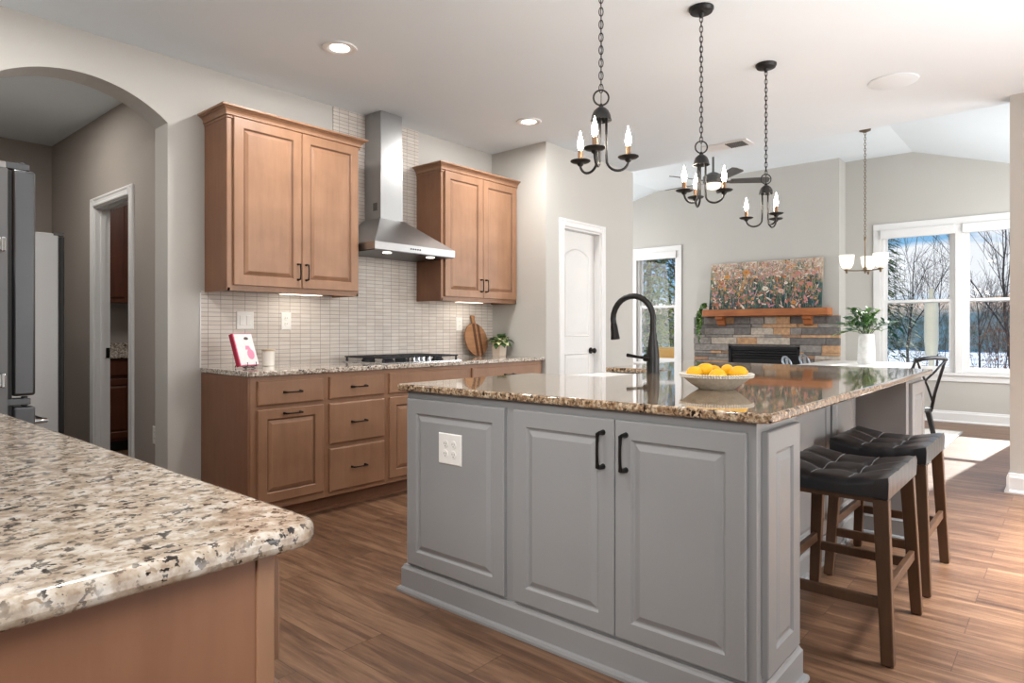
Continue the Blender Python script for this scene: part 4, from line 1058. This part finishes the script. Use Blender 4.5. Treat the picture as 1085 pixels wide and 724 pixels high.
for k in range(2600):
    a = rr.uniform(Yr+.02, Yl-.02); b_ = rr.uniform(.02, Hh-.02); right = (Yl-a)/(Yl-Yr); low = 1-b_/Hh
    wts = [.9, .6, .8, .9, .3, 5*low*(.3+right), 3*low, 1*low, 2.5*low*(1.2-right), 1.6, .9, 5*low*(.4+right)]
    if low < .35: wts = [1.0, 1.6, .9, .5, 1.0, .2, .5, .5, .3, 1.0, .6, .0]
    ci = rr.choices(range(12), wts)[0]; s_ = rr.uniform(.005, .026)*(1.2-.5*(b_/Hh))
    if ci in (5, 6, 9, 11, 7, 8): m.prism(fc, [(a-.003, b_-s_*1.5), (a+.003, b_-s_*1.5), (a+.005+rr.uniform(-.01, .01), b_+s_*1.5), (a-.004+rr.uniform(-.01, .01), b_+s_*1.5)], .0002, .0008, ci)
    else:
        an = rr.uniform(0, pi); ca, sa = cos(an), sin(an); lw, lh = s_*rr.uniform(.8, 1.6), s_*rr.uniform(.25, .55)
        m.prism(fc, [(a+ca*u-sa*w_, b_+sa*u+ca*w_) for u, w_ in ((-lw, -lh*.4), (-lw*.3, -lh), (lw*.7, -lh*.8), (lw, lh*.3), (lw*.2, lh), (-lw*.8, lh*.7))], .0002, .0010, ci)
for (u_, v_, s_, ci) in ((.16, .70, .05, 2), (.13, .52, .035, 0), (.34, .78, .06, 2), (.52, .42, .05, 4), (.66, .36, .05, 1), (.70, .52, .03, 4), (.80, .70, .045, 0), (.83, .50, .04, 0), (.90, .48, .045, 0), (.77, .12, .04, 2), (.41, .22, .025, 2), (.93, .70, .035, 0), (.62, .62, .035, 3), (.25, .55, .03, 0)):
    a = Yl-u_*(Yl-Yr); b_ = v_*Hh
    for j in range(9):
        an = 2*pi*j/9; m.prism(fc, [(a+s_*.55*cos(an)+s_*.33*cos(q_), b_+s_*.4*sin(an)+s_*.25*sin(q_)) for q_ in [2*pi*k_/8 for k_ in range(8)]], .001, .0018, ci)
    m.prism(fc, disc(a, b_, s_*.2, s_*.16, 8), .0018, .0024, 2 if ci != 2 else 3)
dp = m.build('painted_flowers', fm, o)
# trailing plant at the left end of the mantel
o = thing('trailing_plant', (9.31, 4.20, 1.452), 'trailing green plant hanging off the left end of the mantel', 'plant')
m = MB(); m.lathe((9.31, 4.145, 1.4525), [(.022, 0), (.03, .03), (.027, .05)], 14); m.build('pot', 'pot', o, smooth=True)
m = MB(); rr = random.Random(9)
for s_ in range(16):
    y = 4.15; x = 9.31; z = 1.50; dy = rr.uniform(.2, 1); Lm = rr.uniform(.12, .60); ph = rr.uniform(0, 6); n_ = int(Lm/.012)+6
    for k in range(n_):
        t_ = k/n_
        yy = y+min(.13, .30*t_*dy)+.012*sin(ph+k*.5); zz = z+.06*sin(min(1, t_*3)*pi)*rr.uniform(.6, 1)-max(0, t_-.25)*Lm*1.25; xx = x-.05*rr.random()-.02*sin(ph)
        if yy < 4.215 and zz < 1.475: yy = 4.225
        a = rr.uniform(0, 2*pi); leaf(m, (xx, yy, zz), (cos(a)*.7, abs(sin(a))*.6, -.4), .030, .022, .3, 0 if rr.random() < .7 else 1, n=3)
m.build('foliage', ['leaf', 'leaf2'], o, smooth='all')

# ceiling fan
fxx, fyy = 7.6, 3.31
o = thing('ceiling_fan', (fxx, fyy, 3.455), 'grey five-blade ceiling fan with a light in the family room', 'ceiling fan')
m = MB(); m.lathe((fxx, fyy, 3.455), [(.06, -.001), (.06, -.03), (.02, -.06)], 20); m.tube([(fxx, fyy, 3.40), (fxx, fyy, 3.06)], .013, 10); m.build('downrod', 'fan', o, smooth=True)
m = MB(); m.lathe((fxx, fyy, 2.93), [(.09, 0), (.12, .02), (.12, .085), (.09, .11), (.03, .14)], 28); m.build('motor_housing', 'fan', o, smooth=True)
m = MB(); m.lathe((fxx, fyy, 2.86), [(.03, 0), (.07, .012), (.095, .04), (.098, .07)], 24); m.build('light_bowl', 'shadeglass', o, smooth=True)
for k in range(5):
    a = radians(10)+2*pi*k/5; dv = RT*cos(a)-FW*sin(a); dx, dy = dv.x, dv.y; sx_, sy_ = -dy, dx
    m = MB(); z_ = 2.955
    fn = lambda u, w_, d, dx=dx, dy=dy, sx_=sx_, sy_=sy_: (fxx+dx*u+sx_*w_, fyy+dy*u+sy_*w_, z_-w_*.26+d)
    m.prism(fn, [(.20, -.05), (.62, -.068), (.65, -.03), (.65, .05), (.62, .068), (.20, .05)], -.004, .004); bl = m.build('blade', 'fan', o)
    m = MB(); m.prism(fn, [(.10, -.02), (.24, -.03), (.24, .03), (.10, .02)], -.009, -.0045); m.build('blade_iron', 'fan', bl)

# ================================================================ dining area
o = thing('area_rug', (8.0, 1.9, 0), 'pale cream rug under the dining table', 'rug')
MB().box(6.55, 8.84, .935, 3.1, .0, .012).build('pile', 'rug', o, bevel=.004)
MB().box(8.80, 8.85, .932, 3.1, .0005, .0135).box(6.55, 8.85, .93, .945, .0005, .0135).build('border', 'vent', o)
o = thing('dining_table', (8.3, 1.9, .012), 'white-topped dining table on the rug beyond the island', 'table')
tx0, tx1, ty0, ty1 = 7.35, 9.2, 1.38, 2.39
MB().box(tx0, tx1, ty0, ty1, .722, .757).build('tabletop', 'tablew', o, bevel=.006)
MB().box(tx0+.08, tx1-.08, ty0+.08, ty1-.08, .64, .722).build('apron_frame', 'white', o)
for x in (tx0+.12, tx1-.12):
    for y in (ty0+.12, ty1-.12):
        m = MB(); m.lathe((x, y, .013), [(.028, 0), (.035, .02), (.03, .1), (.042, .45), (.04, .52), (.048, .55), (.048, .64)], 14); m.build('leg', 'white', o, smooth=True)

def metal_chair(cx, cy, rz, label, mt, loop=False):
    """seat centred on cx,cy; back on local -y; rotated rz"""
    o = thing('dining_chair', (cx, cy, .012), label, 'chair', 'metal chairs round the dining table')
    o['_o'] = (0, 0, 0)
    m = MB(); m.box(-.19, .19, -.19, .19, .432, .448); m.box(-.185, .185, -.185, .185, .405, .432); m.build('seat', mt, o, bevel=.012, smooth=True)
    for sx in (-1, 1):
        for sy in (-1, 1):
            m = MB(); m.beam((sx*.155, sy*.155, .43), (sx*.215, sy*.215, .002), .045, .030, .028, .020, up=(1, 0, 0)); m.build('leg', mt, o, bevel=.006)
    m = MB()
    if loop:
        pts = [(-.17, -.18, .44), (-.19, -.21, .62), (-.185, -.235, .74)]+[(-.185*cos(pi*k/10), -.24-.03*sin(pi*k/10), .75+.07*sin(pi*k/10)) for k in range(11)]+[(.185, -.235, .74), (.19, -.21, .62), (.17, -.18, .44)]
        m.tube(pts, .013, 8); m.build('back_frame', mt, o, smooth='all')
        m = MB(); m.prism(lambda a, b_, d: (a, -.19-(b_-.44)*.16+d, b_), [(-.05, .44), (.05, .44), (.06, .80), (-.06, .80)], -.003, .003); m.build('back_splat', mt, o)
    else:
        for s_ in (-1, 1): m.tube([(s_*.17, -.18, .43), (s_*.185, -.20, .58), (s_*.19, -.26, .78), (s_*.185, -.30, .885)], [.014, .014, .013, .012], 8)
        m.tube([(-.19, -.298, .88), (-.1, -.322, .895), (0, -.33, .9), (.1, -.322, .895), (.19, -.298, .88)], .017, 8)
        m.build('back_frame', mt, o, smooth='all')
        for s_ in (-1, 1):
            m = MB(); m.tube([(s_*.17, -.19, .50), (s_*.06, -.225, .64), (-s_*.09, -.275, .78), (-s_*.17, -.30, .87)], .010, 6); m.build('cross_brace', mt, o, smooth='all')
    for c_ in [o]:
        c_.rotation_euler = (0, 0, rz)
    return o
metal_chair(6.78, 1.19, radians(-28), 'dark metal cross-back chair at the near right corner of the dining table', 'metalchair')
metal_chair(8.05, 2.34, radians(186), 'pale metal chair with a curved back, left of the two across the dining table', 'whitechair', True)
metal_chair(8.78, 2.36, radians(182), 'pale metal chair with a curved back, right of the two across the dining table', 'whitechair', True)

# vase with greenery
vx, vy, vz = 8.42, 1.812, .757
o = thing('flower_vase', (vx, vy, vz), 'tall whitewashed vase of green foliage on the dining table', 'vase')
m = MB(); pr = [(.088, 0), (.094, .01), (.094, .06), (.097, .065), (.093, .07), (.091, .13), (.094, .135), (.090, .14), (.088, .20), (.091, .205), (.087, .21), (.084, .30), (.080, .345), (.075, .352), (.073, .33), (.073, .28)]
m.lathe((vx, vy, vz), pr, 28); m.build('vase_body', 'vase', o, smooth=True, angle=50)
m = MB(); rr = random.Random(21)
stems = []
for k in range(30):
    a = rr.uniform(0, 2*pi); sp_ = rr.uniform(.05, .36); hh = rr.uniform(.10, .36)-sp_*.35
    tip = Vector((vx+sp_*cos(a), vy+sp_*sin(a), vz+.36+hh)); bs = Vector((vx+.03*cos(a), vy+.03*sin(a), vz+.32)); mid = (bs+tip)/2+Vector((0, 0, .05))
    pts = [bs, bs*.5+mid*.5+Vector((0, 0, .02)), mid, mid*.5+tip*.5+Vector((0, 0, .01)), tip]; m.tube(pts, .003, 4, mi=3)
    ci = rr.choice([0, 0, 1, 2, 2])
    for j in range(9):
        t_ = .35+.65*j/8; p = bs.lerp(tip, t_)+Vector((0, 0, .05*sin(pi*t_))); dr_ = (tip-bs).normalized(); an = rr.uniform(0, 6.28)
        side = Vector((cos(an), sin(an), rr.uniform(-.2, .6))); leaf(m, p, dr_*.6+side, rr.uniform(.07, .11), rr.uniform(.04, .06), .25, ci, n=3)
m.build('foliage', ['leaf', 'leaf2', 'leafb', 'leafd'], o, smooth='all')

# dining chandelier
dx_, dy_ = 8.3, 1.80
o = thing('dining_chandelier', (dx_, dy_, 3.455), 'bronze chandelier with three frosted glass shades over the dining table', 'chandelier')
m = MB(); m.lathe((dx_, dy_, 3.455), [(.06, -.001), (.06, -.02), (.012, -.04)], 20); m.build('canopy', 'brass', o, smooth=True)
m = MB(); z = 3.42; i = 0
while z > 2.23:
    pts = [(dx_+(.010*cos(a) if i % 2 else 0), dy_+(0 if i % 2 else .010*cos(a)), z-.014+.021*sin(a)) for a in [2*pi*k/10 for k in range(10)]]
    m.tube(pts, .0028, 4, closed=True); z -= .031; i += 1
m.build('chain', 'brass', o, smooth='all')
m = MB(); m.lathe((dx_, dy_, 0), [(.004, 2.225), (.013, 2.21), (.013, 2.185), (.007, 2.17), (.007, 1.88), (.022, 1.86), (.022, 1.84), (.008, 1.82), (.010, 1.81), (.002, 1.80)], 16); m.build('stem', 'brass', o, smooth=True)
for k in range(3):
    a = radians(68)+2*pi*k/3
    def q(r_, z_, a=a): return Vector((dx_, dy_, z_))+(RT*cos(a)-FW*sin(a))*r_
    m = MB(); m.tube([q(.01, 1.835), q(.10, 1.833), q(.198, 1.836)], .007, 8); arm = m.build('arm', 'brass', o, smooth='all')
    c_ = q(.198, 0)
    m = MB(); m.lathe(c_, [(.004, 1.80), (.012, 1.81), (.014, 1.828), (.028, 1.838), (.030, 1.850), (.022, 1.856)], 16); m.build('shade_holder', 'brass', arm, smooth=True)
    m = MB(); m.lathe(c_, [(.028, 1.852), (.054, 1.875), (.068, 1.91), (.076, 1.96), (.080, 2.012), (.077, 2.012), (.066, 1.93), (.022, 1.868)], 24, cap1=False); m.build('glass_shade', 'shadeglass', arm, smooth='all')
# sensor geometry
o = [x for x in bpy.data.objects if x.name == 'motion_sensor'][0]
bpy.data.objects.remove(o)

# ================================================================ OUTSIDE
m = MB(); nx, ny = 50, 50; v = []; f = []
for i in range(nx+1):
    for j in range(ny+1):
        x = 9.95+(i/nx)**1.8*110; y = -70+170*j/ny; d_ = x-9.95
        v.append((x, y, -.35-.022*min(d_, 30)+.12*sin(x*.35+y*.22)*min(1, d_/6)))
for i in range(nx):
    for j in range(ny): a = i*(ny+1)+j; f.append((a, a+1, a+ny+2, a+ny+1))
m.add(v, f); g_ = m.build('ground', 'patchsnow', smooth='all'); struct(g_)
m = MB(); rr = random.Random(2); v = []; f = []; nn = 90
for j in range(nn+1):
    y = -80+220*j/nn; hgt = 4.4+.9*sin(y*.05)+.5*sin(y*.17+1)+rr.uniform(-.28, .28)
    v += [(82, y, -2), (88, y, hgt*.55+rr.uniform(-.2, .2)), (96, y, hgt), (110, y, hgt*.8)]
for j in range(nn):
    a = j*4
    for k in range(3): f.append((a+k, a+k+1, a+k+5, a+k+4))
m.add(v, f)
struct(m.build('hills', 'hill', smooth='all'))

def tree_mesh(seed, H_, r0, spread=.55, depth=4, twig=.006):
    m = MB(); rr = random.Random(seed); cnt = [0]
    def grow(p, d, L_, r_, lev):
        pts = [p]; n_ = 3
        for k in range(n_):
            d = (d+Vector((rr.uniform(-.12, .12), rr.uniform(-.12, .12), rr.uniform(-.02, .10)))).normalized(); p = p+d*L_/n_; pts.append(p)
        r1 = r_*.62; m.tube(pts, [r_+(r1-r_)*k/n_ for k in range(n_+1)], 5 if lev < 2 else 3, cap=False)
        cnt[0] += 1
        if lev >= depth: return
        nb = 3 if lev < 4 else 2
        for b_ in range(nb):
            a = rr.uniform(0, 2*pi); sd = d.orthogonal().normalized(); sd = Matrix.Rotation(a, 3, d) @ sd
            k = rr.uniform(.35, 1); q = pts[1].lerp(pts[-1], k) if lev == 0 else pts[rr.choice([1, 2, 3])]
            nd = (d*(1-spread*.5)+sd*spread*rr.uniform(.6, 1.3)+Vector((0, 0, .12))).normalized()
            grow(q, nd, L_*rr.uniform(.55, .8), max(twig, r1*rr.uniform(.5, .8)), lev+1)
        grow(pts[-1], d, L_*.72, r1, lev+1)
    grow(Vector((0, 0, 0)), Vector((rr.uniform(-.05, .05), rr.uniform(-.05, .05), 1)), H_*.34, r0, 0)
    return m
def gz(x): return -.45-.022*min(x-9.95, 30)
variants = []
for sd, H_, r0 in ((1, 8, .07), (2, 7, .06), (5, 8.5, .08)):
    t_ = tree_mesh(sd, H_, r0).build('bare_tree', 'bark', origin=(0, 0, 0)); variants.append(t_)
thin = []
for sd, H_, r0 in ((11, 3.6, .022), (12, 3.0, .02)):
    t_ = tree_mesh(sd, H_, r0, .5, 3, .004).build('bare_sapling', 'bark2', origin=(0, 0, 0)); thin.append(t_)
LT = 'leafless dark tree standing in the snow outside the far windows'
spots = [(26, 4.3), (33, 2.9), (24, 1.25), (42, 5.6), (46, 2.2), (22, 10.9), (28, 15.2), (31, 12.6), (18, 8.6)]
rr = random.Random(4)
for i, (x, y) in enumerate(spots):
    b_ = variants[i % 3]
    t_ = b_ if i < 3 else b_.copy()
    if i >= 3: COL.objects.link(t_)
    t_.location = (x, y, gz(x)); t_.rotation_euler = (0, 0, rr.uniform(0, 6)); s_ = rr.uniform(.75, .95); t_.scale = (s_, s_, s_)
    tag(t_, LT, 'tree', 'bare trees outside')
LS = 'thin reddish bare sapling in the brush below the far windows'
sp2 = []
for k in range(34):
    x = rr.uniform(18, 40); u = rr.uniform(-.02, .24) if k % 3 else rr.uniform(.42, .60); sp2.append((x, x*u+.2))
for i, (x, y) in enumerate(sp2):
    b_ = thin[i % 2]; t_ = b_ if i < 2 else b_.copy()
    if i >= 2: COL.objects.link(t_)
    t_.location = (x, y, gz(x)); t_.rotation_euler = (0, 0, rr.uniform(0, 6)); s_ = rr.uniform(.55, 1.05); t_.scale = (s_, s_, s_)
    tag(t_, LS, 'tree', 'saplings outside')
def shrub(x, y, h, w_, mt, label, n_=900, cone=True, z0=None, name='evergreen_tree', seed=1, trunk=True):
    rr = random.Random(seed); zb = gz(x) if z0 is None else z0
    o = thing(name, (x, y, zb), label, 'tree' if 'tree' in name else 'shrub')
    if trunk:
        m = MB(); m.tube([(x, y, zb), (x, y, zb+h*.95)], [w_*.05, w_*.01], 6); m.build('trunk', 'bark', o)
    m = MB()
    for k in range(n_):
        t_ = rr.random()**.8; a = rr.uniform(0, 6.28); rad = (w_*(1-t_)*.9+.05 if cone else w_*math.sqrt(max(0, 1-(2*t_-1)**2)))*rr.uniform(.3, 1)
        p = (x+rad*cos(a), y+rad*sin(a), zb+h*(.08+.9*t_)); L_ = rr.uniform(.5, 1)*h*.05
        leaf(m, p, (cos(a), sin(a), rr.uniform(-.3, .5)), L_, L_*.35, .4, 0, n=2)
    m.build('foliage', mt, o, smooth='all')
shrub(19.5, 4.15, 6.6, 1.5, 'needle', 'tall green pine at the left side of the big far window', 2600, seed=3)
shrub(24, 13.2, 11.5, 3.0, 'needle', 'dark evergreen beyond the narrow left window', 2200, seed=4)
shrub(19, 10.2, 3.6, 1.0, 'needle2', 'olive green shrub outside the narrow left window', 1500, cone=False, seed=5, name='garden_shrub', trunk=False)
shrub(17.5, 9.3, 2.3, .7, 'needle2', 'yellow-green conical shrub low in the narrow left window', 1300, seed=6, name='garden_shrub', trunk=False)
shrub(29, 17.5, 7.0, 2.6, 'dryleaf', 'tree with dry brown leaves far beyond the narrow left window', 1600, cone=False, seed=7, name='brown_leaf_tree')
shrub(22, 1.9, 2.2, .9, 'dryleaf', 'russet leafy brush in the middle of the big far window', 500, cone=False, seed=8, name='brown_shrub', trunk=False)
shrub(20, 1.15, 2.6, .8, 'dryleaf', 'russet leafy brush low in the right far window', 500, cone=False, seed=9, name='brown_shrub', trunk=False)
shrub(27, 16.0, 11.5, 3.6, 'dryleaf', 'broad brown-leaved tree behind the shrubs of the narrow left window', 1500, cone=False, seed=10, name='brown_leaf_tree')
shrub(23, 11.2, 9.5, 2.4, 'needle2', 'tall olive-leaved tree filling the middle of the narrow left window', 1700, cone=False, seed=12, name='olive_tree')
# cream column outside window
o = thing('garden_column', (11.5, 1.60, -.4), 'cream bottle-shaped stone ornament just outside the middle window', 'ornament')
m = MB(); m.lathe((11.5, 1.60, 0), [(.16, -.5), (.13, -.3), (.05, -.2), (.04, .74), (.085, .80), (.085, .9), (.095, 1.0), (.092, 1.5), (.085, 1.58), (.035, 1.64), (.03, 1.70), (.04, 1.73), (.005, 1.80)], 24); m.build('column_body', 'feeder', o, smooth=True, angle=50)
o = thing('patio_chair', (11.2, 5.9, -.4), 'tan cushioned patio chair low outside the narrow left window', 'chair')
MB().box(10.95, 11.5, 5.55, 6.1, .42, .55).obox((11.48, 5.90, .68), (.05, 0, .02), (0, .20, 0), (-.04, 0, .14)).build('cushion', 'tan', o, bevel=.03)
m = MB()
for x in (10.97, 11.47):
    for y in (5.58, 6.07): m.beam((x, y, -.48), (x, y, .42), .04, .04)
m.build('frame', 'black', o)

# tidy
for o in list(bpy.data.objects):
    if '_o' in o.keys(): del o['_o']
